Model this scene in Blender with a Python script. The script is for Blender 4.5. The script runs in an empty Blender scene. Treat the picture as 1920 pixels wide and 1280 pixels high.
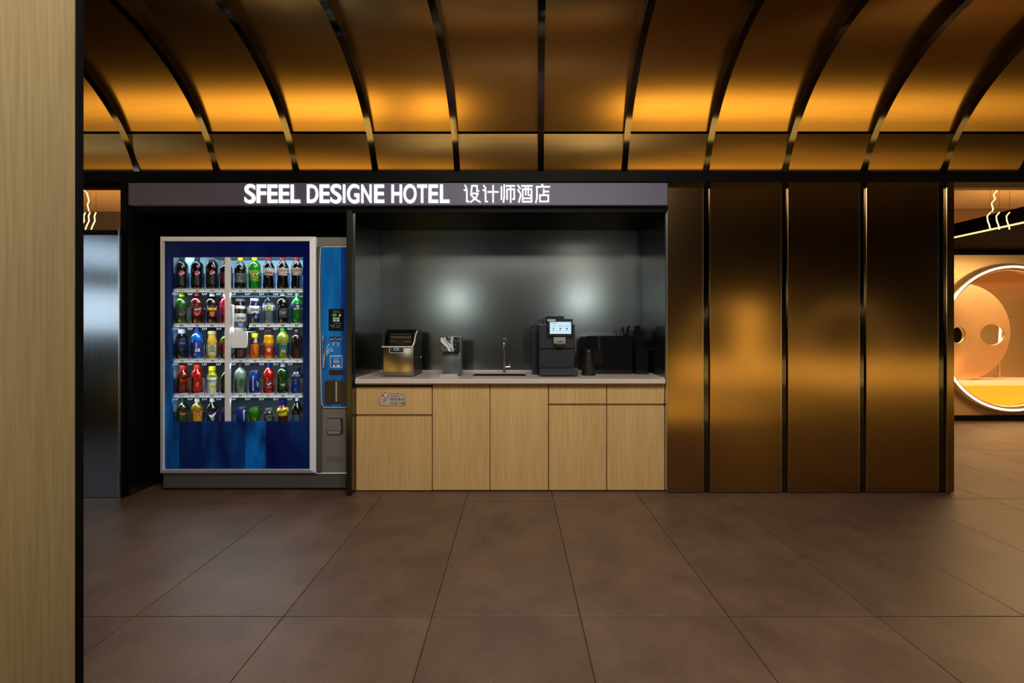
import bpy, bmesh, math, random
from mathutils import Vector, Matrix
random.seed(7)
S = bpy.context.scene
COL = S.collection
PI = math.pi
# ------------------------------------------------------------------ camera
F, VX, VY, H = 789.0, 965.0, 622.0, 1.15
cd = bpy.data.cameras.new('camera'); cam = bpy.data.objects.new('camera', cd); COL.objects.link(cam)
cam.location = (0, 0, H); cam.rotation_euler = (PI/2, 0, 0)
cd.sensor_width = 36.0; cd.lens = 36.0*F/1920.0
cd.shift_x = -(VX-960)/1920.0; cd.shift_y = -(640-VY)/1920.0
cd.clip_start = .02
S.camera = cam
# ------------------------------------------------------------------ world + light
w = bpy.data.worlds.new('world'); S.world = w; w.use_nodes = True
w.node_tree.nodes['Background'].inputs[0].default_value = (.9, .85, .8, 1)
w.node_tree.nodes['Background'].inputs[1].default_value = .02
S.view_settings.view_transform = 'Standard'; S.view_settings.look = 'None'
S.view_settings.gamma = 1; S.view_settings.use_curve_mapping = False
S.view_settings.exposure = 0.0
S.cycles.max_bounces = 10; S.cycles.transparent_max_bounces = 24
S.cycles.sample_clamp_indirect = 6.0

def area(name, loc, aim, sx, sy, watt, color, spread=180):
    l = bpy.data.lights.new(name, 'AREA'); l.shape = 'RECTANGLE'; l.size = sx; l.size_y = sy
    l.energy = watt; l.color = color; l.spread = math.radians(spread)
    o = bpy.data.objects.new(name, l); COL.objects.link(o); o.location = loc
    o.rotation_euler = (Vector(aim)-Vector(loc)).to_track_quat('-Z', 'Y').to_euler()
    return o
AMB = (1.0, .64, .15)
# warm lit portals on the opposite side of the lobby
area('portal_lamp', (5.9, -2.2, .36), (5.0, 3, .5), 5.4, .5, 11, AMB)
area('portal_lamp', (-5.1, -2.2, .30), (-4.2, 3, .5), 3.4, .5, 5, AMB)
area('portal_lamp', (4.55, -2.2, 1.15), (3.0, 3, 1.0), .35, 1.1, 2.6, AMB)
# added unseen floor lamps for the vault glow, left and right of the camera
area('vault_glow_fill', (5.0, .50, .04), (5.0, 2.3, 3.1), 7.1, 1.55, 76, AMB, 112)
area('vault_glow_fill', (-1.09, .50, .04), (-1.09, 2.3, 3.1), .48, 1.55, 6.5, AMB, 112)
area('vault_glow_fill', (-4.6, .50, .04), (-4.6, 2.3, 3.1), 6.2, 1.55, 72, AMB, 112)
# cool downlights opposite the pantry
area('cool_lamp', (-1.20, -1.5, 1.80), (-.6, 3.5, 1.4), .24, .32, 5.5, (.90, 1, .95))
area('cool_lamp', (1.34, -1.5, 1.80), (.6, 3.5, 1.4), .24, .32, 5.5, (.88, 1, .98))
# unseen cool daylight, added at the far left for the steel partition to reflect
area('left_daylight', (-6.9, -1.0, 1.50), (-2.95, 2.9, 1.3), 2.2, .66, 1.2, (.76, .90, 1), 60)
area('left_daylight', (-6.9, -1.0, 2.42), (-2.95, 2.9, 1.8), 2.2, .40, .6, (.72, .88, 1), 60)
# added overhead fill for the floor and cabinets
area('overhead_fill', (.2, .75, 2.93), (.2, 1.1, 0), 2.6, .7, 104, (1, .925, .85))
area('oak_wall_fill', (1.2, -.6, 2.3), (-1.35, .9, 1.1), .6, 1.2, 3, (1, .92, .78))  # added fill aimed at the oak wall

# ------------------------------------------------------------------ helpers
def P(x, y, D):
    return Vector(((x-VX)*D/F, D, H-(y-VY)*D/F))
def X(x, D): return (x-VX)*D/F
def Z(y, D): return H-(y-VY)*D/F

def bx(bm, x0, x1, y0, y1, z0, z1, bev=0.0, seg=1):
    r = bmesh.ops.create_cube(bm, size=1)
    vs = r['verts']
    for v in vs:
        v.co = Vector(((x0+x1)/2+v.co.x*(x1-x0), (y0+y1)/2+v.co.y*(y1-y0), (z0+z1)/2+v.co.z*(z1-z0)))
    if bev > 0:
        es = list({e for v in vs for e in v.link_edges})
        bmesh.ops.bevel(bm, geom=es, offset=bev, segments=seg, affect='EDGES', profile=.5)
    return bm
def pb(bm, x0, x1, y0, y1, D, dep, bev=0.0, seg=1):
    """box whose front face shows at pixels x0..x1, y0..y1 when it stands at depth D"""
    return bx(bm, X(x0, D), X(x1, D), D, D+dep, Z(y1, D), Z(y0, D), bev, seg)
def lathe(bm, prof, cx, cy, z0, seg=20, cap=True):
    rings = []
    for z, r in prof:
        rings.append([bm.verts.new((cx+r*math.cos(2*PI*i/seg), cy+r*math.sin(2*PI*i/seg), z0+z)) for i in range(seg)])
    for a, b in zip(rings, rings[1:]):
        for i in range(seg):
            bm.faces.new((a[i], a[(i+1) % seg], b[(i+1) % seg], b[i]))
    if cap:
        bm.faces.new(list(reversed(rings[0]))); bm.faces.new(rings[-1])
def tube(bm, pts, r, seg=8, closed=False, radii=None):
    pts = [Vector(p) for p in pts]; n = len(pts); rings = []
    up = None
    for i, p in enumerate(pts):
        if closed: t = pts[(i+1) % n]-pts[i-1]
        else: t = pts[min(i+1, n-1)]-pts[max(i-1, 0)]
        t.normalize()
        if up is None:
            up = Vector((0, 0, 1)) if abs(t.z) < .9 else Vector((0, 1, 0))
        a = t.cross(up)
        if a.length < 1e-4: a = t.cross(Vector((1, 0, 0)))
        a.normalize(); b = a.cross(t).normalized(); up = b
        rr = radii[i] if radii else r
        rings.append([bm.verts.new(p+rr*(math.cos(2*PI*k/seg)*a+math.sin(2*PI*k/seg)*b)) for k in range(seg)])
    m = n if closed else n-1
    for i in range(m):
        A, B = rings[i], rings[(i+1) % n]
        for k in range(seg):
            bm.faces.new((A[k], A[(k+1) % seg], B[(k+1) % seg], B[k]))
    if not closed:
        bm.faces.new(rings[0]); bm.faces.new(list(reversed(rings[-1])))
def prism(bm, poly, axis, a0, a1):
    """extrude a 2D polygon; axis 'y': poly is (x,z); 'x': poly is (y,z); 'z': (x,y)"""
    def co(p, a):
        if axis == 'y': return (p[0], a, p[1])
        if axis == 'x': return (a, p[0], p[1])
        return (p[0], p[1], a)
    A = [bm.verts.new(co(p, a0)) for p in poly]; B = [bm.verts.new(co(p, a1)) for p in poly]
    n = len(poly)
    bm.faces.new(A); bm.faces.new(list(reversed(B)))
    for i in range(n): bm.faces.new((A[i], B[i], B[(i+1) % n], A[(i+1) % n]))
def rrect(x0, x1, z0, z1, r, n=4):
    out = []
    for cx, cz, a in ((x1-r, z1-r, 0), (x0+r, z1-r, 90), (x0+r, z0+r, 180), (x1-r, z0+r, 270)):
        for k in range(n+1):
            t = math.radians(a+90*k/n); out.append((cx+r*math.cos(t), cz+r*math.sin(t)))
    return out
def prr(bm, x0, x1, y0, y1, D, dep, rpx, n=4):
    prism(bm, rrect(X(x0, D), X(x1, D), Z(y1, D), Z(y0, D), rpx*D/F, n), 'y', D, D+dep)
def BM(): return bmesh.new()
def thing(name, label, cat, loc, group=None):
    o = bpy.data.objects.new(name, None); COL.objects.link(o); o.location = loc; o.empty_display_size = .1
    o['label'] = label; o['category'] = cat
    if group: o['group'] = group
    return o
def wloc(p):
    v = Vector((0, 0, 0))
    while p is not None: v = v+p.location; p = p.parent
    return v
def obj(name, bm, mat, parent=None, smooth=False, label=None, kind=None):
    bmesh.ops.recalc_face_normals(bm, faces=bm.faces[:])
    me = bpy.data.meshes.new(name); bm.to_mesh(me); bm.free()
    return link(name, me, mat, parent, smooth, label, kind)
def link(name, me, mat, parent=None, smooth=False, label=None, kind=None):
    o = bpy.data.objects.new(name, me); COL.objects.link(o)
    me.materials.clear(); me.materials.append(mat)
    if smooth:
        me.polygons.foreach_set('use_smooth', [True]*len(me.polygons))
        if smooth != 'full': me.set_sharp_from_angle(angle=math.radians(38))
    if parent is not None:
        off = wloc(parent); me.transform(Matrix.Translation(-off)); o.parent = parent
    if label: o['label'] = label
    if kind: o['kind'] = kind
    return o
def struct(name, bm, mat, smooth=False):
    return obj(name, bm, mat, None, smooth, None, 'structure')

# text: glyph meshes fitted into a pixel box at a depth
def text_raw(s, offset=0.0, extrude=0.0, res=3):
    c = bpy.data.curves.new('t', 'FONT'); c.body = s; c.size = 1; c.offset = offset; c.extrude = extrude; c.resolution_u = res
    o = bpy.data.objects.new('t', c); COL.objects.link(o)
    dg = bpy.context.evaluated_depsgraph_get(); dg.update()
    me = bpy.data.meshes.new_from_object(o.evaluated_get(dg), depsgraph=dg)
    bpy.data.objects.remove(o); bpy.data.curves.remove(c)
    return me
def text_bm(bm, s, x0, x1, y0, y1, D, offset=0.0, dep=.001, res=2, slant=0.0, wrap=None):
    me = text_raw(s, offset, .1, res)
    if not me.vertices: return
    xs = [v.co.x for v in me.vertices]; ys = [v.co.y for v in me.vertices]
    ax, bx_, ay, by = min(xs), max(xs), min(ys), max(ys)
    a, b = P(x0, y1, D), P(x1, y0, D)
    for v in me.vertices:
        u = (v.co.x-ax)/max(bx_-ax, 1e-6); t = (v.co.y-ay)/max(by-ay, 1e-6); z = v.co.z
        px = a.x+(b.x-a.x)*u; pz = a.z+(b.z-a.z)*t+slant*(u-.5)*(b.x-a.x)
        py = D-(dep if z > 0 else 0)
        if wrap: py += wrapd(px, wrap)
        v.co = (px, py, pz)
    bm.from_mesh(me); bpy.data.meshes.remove(me)
def wrapd(px, wrap):
    cx, r = wrap; d = min(abs(px-cx), r*.98)
    return r-math.sqrt(r*r-d*d)
def text(name, s, x0, x1, y0, y1, D, mat, parent, **k):
    bm = BM(); text_bm(bm, s, x0, x1, y0, y1, D, **k)
    return obj(name, bm, mat, parent)
def stroke(bm, pts, wid, D, dep=.001):
    """flat pixel-space strokes standing at depth D"""
    pts = [Vector((X(x, D), Z(y, D))) for x, y in pts]; h = wid*D/F/2
    for a, b in zip(pts, pts[1:]):
        d = (b-a)
        if d.length < 1e-7: continue
        d.normalize(); n = Vector((-d.y, d.x)); a2 = a-d*h*.85; b2 = b+d*h*.85
        prism(bm, [tuple(a2+n*h), tuple(a2-n*h), tuple(b2-n*h), tuple(b2+n*h)], 'y', D-dep, D)
def disc(bm, cx, cy, rx, ry, D, dep=.001, n=20, rot=0, wrap=None):
    c = P(cx, cy, D); s = D/F; A = []
    for k in range(n):
        t = 2*PI*k/n; u, v = rx*s*math.cos(t), ry*s*math.sin(t)
        A.append((c.x+u*math.cos(rot)-v*math.sin(rot), c.z+u*math.sin(rot)+v*math.cos(rot)))
    i0 = len(bm.verts); prism(bm, A, 'y', D-dep, D)
    if wrap:
        bm.verts.ensure_lookup_table()
        for v in bm.verts[i0:]: v.co.y += wrapd(v.co.x, wrap)
def poly(bm, pts, D, dep=.001, wrap=None):
    i0 = len(bm.verts); prism(bm, [(X(x, D), Z(y, D)) for x, y in pts], 'y', D-dep, D)
    if wrap:
        bm.verts.ensure_lookup_table()
        for v in bm.verts[i0:]: v.co.y += wrapd(v.co.x, wrap)

# ------------------------------------------------------------------ materials
def lin(c):
    if isinstance(c, str):
        c = tuple(int(c[i:i+2], 16)/255 for i in (0, 2, 4))
        return tuple((v/12.92 if v <= .04045 else ((v+.055)/1.055)**2.4) for v in c)
    return c
MC = {}
def mat(name, color, rough=.5, metal=0.0, emit=None, estr=0.0, noise=0.0, nscale=30, coat=0.0, spec=.5, bump=0.0, stretch=(1, 1, 1), rvar=0.0, aniso=0.0):
    if name in MC: return MC[name]
    m = bpy.data.materials.new(name); MC[name] = m; m.use_nodes = True
    nt = m.node_tree; b = nt.nodes['Principled BSDF']; c = lin(color)
    b.inputs['Base Color'].default_value = (*c, 1); b.inputs['Roughness'].default_value = rough
    b.inputs['Metallic'].default_value = metal; b.inputs['Coat Weight'].default_value = coat
    b.inputs['Coat Roughness'].default_value = .08
    b.inputs['Specular IOR Level'].default_value = spec
    if aniso:
        b.inputs['Anisotropic'].default_value = aniso
        tg = nt.nodes.new('ShaderNodeTangent'); tg.direction_type = 'RADIAL'; tg.axis = 'Z'
        nt.links.new(tg.outputs[0], b.inputs['Tangent'])
    if emit:
        b.inputs['Emission Color'].default_value = (*lin(emit), 1); b.inputs['Emission Strength'].default_value = estr
    if noise or bump or rvar:
        tc = nt.nodes.new('ShaderNodeTexCoord'); mp = nt.nodes.new('ShaderNodeMapping'); mp.inputs['Scale'].default_value = stretch
        nz = nt.nodes.new('ShaderNodeTexNoise'); nz.inputs['Scale'].default_value = nscale; nz.inputs['Detail'].default_value = 6
        nt.links.new(tc.outputs['Object'], mp.inputs[0]); nt.links.new(mp.outputs[0], nz.inputs['Vector'])
        if noise:
            r = nt.nodes.new('ShaderNodeValToRGB')
            r.color_ramp.elements[0].position = .3; r.color_ramp.elements[1].position = .7
            r.color_ramp.elements[0].color = (*[v*(1-noise) for v in c], 1); r.color_ramp.elements[1].color = (*[min(1, v*(1+noise)) for v in c], 1)
            nt.links.new(nz.outputs['Fac'], r.inputs[0]); nt.links.new(r.outputs[0], b.inputs['Base Color'])
        if bump:
            bp = nt.nodes.new('ShaderNodeBump'); bp.inputs['Strength'].default_value = bump; bp.inputs['Distance'].default_value = .002
            nt.links.new(nz.outputs['Fac'], bp.inputs['Height']); nt.links.new(bp.outputs[0], b.inputs['Normal'])
        if rvar:
            mr = nt.nodes.new('ShaderNodeMapRange'); mr.inputs[3].default_value = rough-rvar; mr.inputs[4].default_value = rough+rvar
            nt.links.new(nz.outputs['Fac'], mr.inputs[0]); nt.links.new(mr.outputs[0], b.inputs['Roughness'])
    return m
def clear(name, color=(1, 1, 1), refl=.12, rough=.03):
    """thin clear sheet: fresnel-weighted gloss over transparency"""
    if name in MC: return MC[name]
    m = bpy.data.materials.new(name); MC[name] = m; m.use_nodes = True
    nt = m.node_tree; nt.nodes.remove(nt.nodes['Principled BSDF']); out = nt.nodes['Material Output']
    t = nt.nodes.new('ShaderNodeBsdfTransparent'); t.inputs[0].default_value = (*lin(color), 1)
    g = nt.nodes.new('ShaderNodeBsdfGlossy'); g.inputs['Roughness'].default_value = rough
    lw = nt.nodes.new('ShaderNodeLayerWeight'); lw.inputs[0].default_value = refl
    mx = nt.nodes.new('ShaderNodeMixShader')
    nt.links.new(lw.outputs['Fresnel'], mx.inputs[0]); nt.links.new(t.outputs[0], mx.inputs[1]); nt.links.new(g.outputs[0], mx.inputs[2])
    nt.links.new(mx.outputs[0], out.inputs[0])
    return m
def emis(name, color, strength):
    if name in MC: return MC[name]
    m = bpy.data.materials.new(name); MC[name] = m; m.use_nodes = True
    nt = m.node_tree; nt.nodes.remove(nt.nodes['Principled BSDF'])
    e = nt.nodes.new('ShaderNodeEmission'); e.inputs[0].default_value = (*lin(color), 1); e.inputs[1].default_value = strength
    nt.links.new(e.outputs[0], nt.nodes['Material Output'].inputs[0])
    return m
def wood(name, ca, cb, sc=1.0):
    m = bpy.data.materials.new(name); MC[name] = m; m.use_nodes = True
    nt = m.node_tree; b = nt.nodes['Principled BSDF']; b.inputs['Roughness'].default_value = .48
    tc = nt.nodes.new('ShaderNodeTexCoord'); mp = nt.nodes.new('ShaderNodeMapping'); mp.inputs['Scale'].default_value = (45*sc, 45*sc, 1.1)
    nz = nt.nodes.new('ShaderNodeTexNoise'); nz.inputs['Scale'].default_value = 3; nz.inputs['Detail'].default_value = 8; nz.inputs['Distortion'].default_value = .3
    mp2 = nt.nodes.new('ShaderNodeMapping'); mp2.inputs['Scale'].default_value = (5, 5, .35)
    n2 = nt.nodes.new('ShaderNodeTexNoise'); n2.inputs['Scale'].default_value = 2; n2.inputs['Detail'].default_value = 3
    mx = nt.nodes.new('ShaderNodeMath'); mx.operation = 'MULTIPLY_ADD'; mx.inputs[1].default_value = .45
    r = nt.nodes.new('ShaderNodeValToRGB')
    r.color_ramp.elements[0].position = .5; r.color_ramp.elements[1].position = .95
    r.color_ramp.elements[0].color = (*lin(ca), 1); r.color_ramp.elements[1].color = (*lin(cb), 1)
    nt.links.new(tc.outputs['Object'], mp.inputs[0]); nt.links.new(mp.outputs[0], nz.inputs['Vector'])
    nt.links.new(tc.outputs['Object'], mp2.inputs[0]); nt.links.new(mp2.outputs[0], n2.inputs['Vector'])
    nt.links.new(n2.outputs['Fac'], mx.inputs[0]); nt.links.new(nz.outputs['Fac'], mx.inputs[2])
    nt.links.new(mx.outputs[0], r.inputs[0]); nt.links.new(r.outputs[0], b.inputs['Base Color'])
    return m
def tile_mat():
    m = bpy.data.materials.new('tile_stone'); m.use_nodes = True
    nt = m.node_tree; b = nt.nodes['Principled BSDF']; b.inputs['Roughness'].default_value = .42
    g = nt.nodes.new('ShaderNodeNewGeometry'); oi = nt.nodes.new('ShaderNodeObjectInfo')
    n1 = nt.nodes.new('ShaderNodeTexNoise'); n1.inputs['Scale'].default_value = 3.4; n1.inputs['Detail'].default_value = 10; n1.inputs['Roughness'].default_value = .65
    n2 = nt.nodes.new('ShaderNodeTexNoise'); n2.inputs['Scale'].default_value = 130; n2.inputs['Detail'].default_value = 3
    nt.links.new(g.outputs['Position'], n1.inputs['Vector']); nt.links.new(g.outputs['Position'], n2.inputs['Vector'])
    r1 = nt.nodes.new('ShaderNodeValToRGB'); e = r1.color_ramp.elements
    e[0].position = .3; e[0].color = (.066, .038, .025, 1); e[1].position = .72; e[1].color = (.126, .074, .047, 1)
    r2 = nt.nodes.new('ShaderNodeValToRGB'); e = r2.color_ramp.elements
    e[0].position = .64; e[0].color = (0, 0, 0, 1); e[1].position = .72; e[1].color = (1, 1, 1, 1)
    mx = nt.nodes.new('ShaderNodeMix'); mx.data_type = 'RGBA'; mx.inputs[7].default_value = (.25, .18, .13, 1)
    mul = nt.nodes.new('ShaderNodeMath'); mul.operation = 'MULTIPLY'; mul.inputs[1].default_value = .6
    nt.links.new(n1.outputs['Fac'], r1.inputs[0]); nt.links.new(n2.outputs['Fac'], r2.inputs[0])
    nt.links.new(r2.outputs[0], mul.inputs[0]); nt.links.new(mul.outputs[0], mx.inputs[0]); nt.links.new(r1.outputs[0], mx.inputs[6])
    hs = nt.nodes.new('ShaderNodeHueSaturation'); mr = nt.nodes.new('ShaderNodeMapRange'); mr.inputs[3].default_value = .9; mr.inputs[4].default_value = 1.1
    nt.links.new(oi.outputs['Random'], mr.inputs[0]); nt.links.new(mr.outputs[0], hs.inputs['Value']); nt.links.new(mx.outputs[2], hs.inputs['Color'])
    nt.links.new(hs.outputs[0], b.inputs['Base Color'])
    bp = nt.nodes.new('ShaderNodeBump'); bp.inputs['Strength'].default_value = .12; bp.inputs['Distance'].default_value = .002
    nt.links.new(n2.outputs['Fac'], bp.inputs['Height']); nt.links.new(bp.outputs[0], b.inputs['Normal'])
    return m
def blue_print(name, dark, light, streak):
    """printed blue artwork of vertical bands and soft diagonal streaks"""
    m = bpy.data.materials.new(name); m.use_nodes = True; nt = m.node_tree; b = nt.nodes['Principled BSDF']
    b.inputs['Roughness'].default_value = .3; b.inputs['Specular IOR Level'].default_value = .2
    tc = nt.nodes.new('ShaderNodeTexCoord')
    mp = nt.nodes.new('ShaderNodeMapping'); mp.inputs['Rotation'].default_value = (0, math.radians(streak), 0); mp.inputs['Scale'].default_value = (9, 1, 1.6)
    nz = nt.nodes.new('ShaderNodeTexNoise'); nz.inputs['Scale'].default_value = 1.3; nz.inputs['Detail'].default_value = 2
    nt.links.new(tc.outputs['Object'], mp.inputs[0]); nt.links.new(mp.outputs[0], nz.inputs['Vector'])
    mp2 = nt.nodes.new('ShaderNodeMapping'); mp2.inputs['Scale'].default_value = (5.6, 0, 0); mp2.inputs['Location'].default_value = (.37, 0, 0)
    wn = nt.nodes.new('ShaderNodeTexWhiteNoise'); wn.noise_dimensions = '1D'
    sp = nt.nodes.new('ShaderNodeSeparateXYZ'); fl = nt.nodes.new('ShaderNodeMath'); fl.operation = 'FLOOR'
    nt.links.new(tc.outputs['Object'], mp2.inputs[0]); nt.links.new(mp2.outputs[0], sp.inputs[0]); nt.links.new(sp.outputs[0], fl.inputs[0]); nt.links.new(fl.outputs[0], wn.inputs['W'])
    ns = nt.nodes.new('ShaderNodeTexNoise'); ns.inputs['Scale'].default_value = 2.4; ns.inputs['Detail'].default_value = 1
    nt.links.new(tc.outputs['Object'], ns.inputs['Vector'])
    a = nt.nodes.new('ShaderNodeMath'); a.operation = 'MULTIPLY'; nt.links.new(wn.outputs['Value'], a.inputs[0]); nt.links.new(ns.outputs['Fac'], a.inputs[1])
    a2 = nt.nodes.new('ShaderNodeMath'); a2.operation = 'MULTIPLY_ADD'; a2.inputs[1].default_value = .8
    nt.links.new(nz.outputs['Fac'], a2.inputs[0]); nt.links.new(a.outputs[0], a2.inputs[2])
    r = nt.nodes.new('ShaderNodeValToRGB'); e = r.color_ramp.elements
    e[0].position = .42; e[0].color = (*lin(dark), 1); e[1].position = .98; e[1].color = (*lin(light), 1)
    nt.links.new(a2.outputs[0], r.inputs[0]); nt.links.new(r.outputs[0], b.inputs['Base Color'])
    return m
M_tile = tile_mat()
M_grout = mat('grout', (.02, .014, .01), .9, noise=.2)
M_bronze = mat('bronze_brushed', (.44, .27, .12), .175, 1, noise=.04, nscale=5, stretch=(40, 1, 1))
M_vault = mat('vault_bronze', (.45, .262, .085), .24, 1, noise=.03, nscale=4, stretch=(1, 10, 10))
M_corn = mat('cornice_bronze_dim', (.30, .165, .05), .30, 1, noise=.04, nscale=4, stretch=(1, 10, 10))  # darker copy of the bronze, dim reflections put into the colour
M_rib = mat('rib_black_mirror', (.10, .085, .07), .09, 1, noise=.1)
M_black = mat('black_metal', (.003, .003, .0035), .5, noise=.2, spec=.06)
M_blackm = mat('black_brushed', (.10, .095, .085), .30, 1, rvar=.04, nscale=5, stretch=(40, 40, 1), aniso=.3)
M_steel = mat('steel_brushed', (.25, .265, .26), .225, 1, noise=.03, nscale=5, stretch=(1, 1, 30))
M_part = mat('partition_steel', (.30, .33, .36), .15, 1, rvar=.03, nscale=4, stretch=(60, 60, .6), bump=.02)
M_edge = mat('edge_steel', (.5, .5, .48), .25, 1, noise=.1)
M_oak = wood('oak', (.48, .285, .10), (.65, .42, .175))
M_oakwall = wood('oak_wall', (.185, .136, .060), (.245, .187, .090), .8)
M_quartz = mat('quartz', (.58, .50, .44), .22, noise=.05, nscale=60)
M_brass = mat('brass_satin', (.66, .44, .22), .36, .6, noise=.05, nscale=4, stretch=(1, 1, 40))
M_brassd = mat('brass_mirror', (.66, .47, .28), .22, .75, noise=.05, nscale=3, bump=.05)
M_ceil2 = mat('ceiling_orange', (.60, .36, .15), .4, .6, noise=.06, nscale=3)
M_led = emis('led_warm', (1, .72, .36), 3.2)
M_darkwall = mat('dark_wall', (.03, .022, .016), .45, noise=.2, nscale=4)

# ------------------------------------------------------------------ floor
bm = BM(); bx(bm, -9, 10, -4, 9, -.12, -.006); floor = struct('floor', bm, M_grout)
tx0 = X(1088, 1.702); g = .0016
bmt = BM(); bx(bmt, -.3+g, .3-g, -.6+g, .6-g, -.012, 0, .0012)
tme = None
for r in range(-3, 6):
    y0 = .502+1.2*r
    for k in range(-9, 15):
        x0 = tx0+.6*k
        if r < 0:
            if k % 2: continue
        if tme is None:
            t = obj('tile', bmt, M_tile, floor); tme = t.data
        else:
            t = bpy.data.objects.new('tile', tme); COL.objects.link(t); t.parent = floor
        t.location = (x0+.3, y0+.6, 0)
        if r < 0: t.location.x += .3; t.scale.x = 2.0
# ------------------------------------------------------------------ vault
cyv, czv, rv = 2.1141, 2.0313, .9169
def arc(t): return (cyv+rv*math.cos(t), czv+rv*math.sin(t))   # (y,z)
t0 = math.asin((2.268-czv)/rv); ts = math.asin((2.514-czv)/rv); t1 = PI/2
def shear(y): return -.055*(3.0-y)
rib_px = [-335, -187, -35, 113, 261, 409, 557, 705, 858, 1014, 1170, 1322.5, 1470, 1617.5, 1766, 1913, 2061, 2209]
ribx = [X(p, 3.0) for p in rib_px]
bm = BM(); bx(bm, -9, 10, -4, 3.06, 3.03, 3.14); bx(bm, -9, 10, 3.03, 3.12, 2.2, 3.05)
ceiling = struct('ceiling', bm, M_darkwall)
def relief(t):
    d = max(0, t-ts)
    return .014+.09*min(d, .35)+(.09*.15*(1-math.exp(-(d-.35)/.15)) if d > .35 else 0)
def sweep(bm, x0, x1, ts_, off_, thick):
    rows = []
    for t in ts_:
        off = off_(t) if callable(off_) else off_
        if t <= PI/2:
            y, z = cyv+(rv+off)*math.cos(t), czv+(rv+off)*math.sin(t); y2, z2 = cyv+(rv+off+thick)*math.cos(t), czv+(rv+off+thick)*math.sin(t)
        else:
            y = cyv-(t-PI/2)*rv; z = czv+rv+off; y2, z2 = y, z+thick
        s = shear(y)
        rows.append([bm.verts.new(c) for c in ((x0+s, y, z), (x1+s, y, z), (x1+s, y2, z2), (x0+s, y2, z2))])
    for a, b in zip(rows, rows[1:]):
        for i in range(4):
            bm.faces.new((a[i], a[(i+1) % 4], b[(i+1) % 4], b[i]))
    bm.faces.new(rows[0]); bm.faces.new(list(reversed(rows[-1])))
NT = 18
for a, b in zip(ribx, ribx[1:]):
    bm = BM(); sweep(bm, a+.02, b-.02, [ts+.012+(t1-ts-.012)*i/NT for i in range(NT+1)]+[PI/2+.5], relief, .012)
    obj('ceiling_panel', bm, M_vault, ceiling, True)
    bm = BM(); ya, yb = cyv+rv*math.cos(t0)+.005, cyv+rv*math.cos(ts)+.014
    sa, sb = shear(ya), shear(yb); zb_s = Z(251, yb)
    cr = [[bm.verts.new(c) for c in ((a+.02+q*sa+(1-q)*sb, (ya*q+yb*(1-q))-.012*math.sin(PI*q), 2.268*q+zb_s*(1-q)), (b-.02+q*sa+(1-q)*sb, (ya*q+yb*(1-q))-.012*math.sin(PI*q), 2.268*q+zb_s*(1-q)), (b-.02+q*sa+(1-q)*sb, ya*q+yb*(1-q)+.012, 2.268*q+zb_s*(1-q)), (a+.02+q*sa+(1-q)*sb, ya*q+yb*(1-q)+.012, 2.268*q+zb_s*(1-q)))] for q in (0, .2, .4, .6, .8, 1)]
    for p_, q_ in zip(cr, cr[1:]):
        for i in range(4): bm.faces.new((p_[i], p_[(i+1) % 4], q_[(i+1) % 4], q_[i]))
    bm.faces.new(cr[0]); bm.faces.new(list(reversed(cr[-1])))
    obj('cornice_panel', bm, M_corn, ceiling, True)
for a in ribx:
    bm = BM(); sweep(bm, a-.021, a+.021, [t0+(t1-t0)*i/26 for i in range(27)]+[PI/2+.5], -.012, .085)
    obj('rib', bm, M_rib, ceiling, True)
# lintel band
bm = BM(); bx(bm, -9, 10, 2.94, 3.06, Z(342, 2.95), 2.272, .003); struct('trim_1', bm, M_black)

# ------------------------------------------------------------------ right-hand bronze wall
XR0, XR1 = X(1250.5, 3.0), X(1790, 3.0)
bm = BM(); bx(bm, XR0, XR1, 3.03, 3.95, 0, 2.3); wr = struct('wall_right', bm, M_black)
edges = [(1252, 1317.5), (1331, 1464.5), (1477.5, 1611), (1624.5, 1759), (1775, 1789.5)]
for a, b in edges:
    bm = BM(); bx(bm, X(a, 3.0), X(b, 3.0), 3.0, 3.03, .006, 2.24, .002); obj('panel', bm, M_bronze, wr)
for (a, b), (c, d) in zip(edges, edges[1:]):
    bm = BM(); bx(bm, X(b, 3.0)+.001, X(c, 3.0)-.001, 3.012, 3.03, .006, 2.24); obj('mirror_strip', bm, M_rib, wr)
    bm = BM(); bx(bm, X(b, 3.0)+.001, X(b, 3.0)+.007, 3.003, 3.012, .006, 2.24); obj('edge_bead', bm, M_edge, wr)
bm = BM(); bx(bm, XR0-.004, XR0+.004, 2.997, 3.03, 0, 2.02); obj('corner_bead', bm, M_edge, wr)

# ------------------------------------------------------------------ niche shell
XN0, XN1 = X(665, 3.0), XR0-.004            # pantry niche inner faces
YB = 3.567
bm = BM(); bx(bm, XN0-.07, XN1+.05, YB, YB+.06, 0, 2.06); wb = struct('wall_back', bm, M_black)
bm = BM(); bx(bm, XN0+.001, XN1-.001, YB-.008, YB, .80, 2.01); obj('splashback', bm, M_steel, wb)
bm = BM(); bx(bm, XN1-.008, XN1-.0005, 3.0, YB-.009, .82, 2.005); obj('side_panel', bm, M_steel, wb)
# partition between the vending machine and the pantry
xp0 = X(649, 2.95)
bm = BM(); bx(bm, xp0, XN0-.004, 2.955, 3.85, 0, 2.006, .002); wp = struct('wall_middle', bm, M_blackm)
bm = BM(); bx(bm, XN0-.0035, XN0+.004, 3.0, YB-.009, .82, 2.005); obj('side_panel', bm, M_steel, wp)
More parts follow.
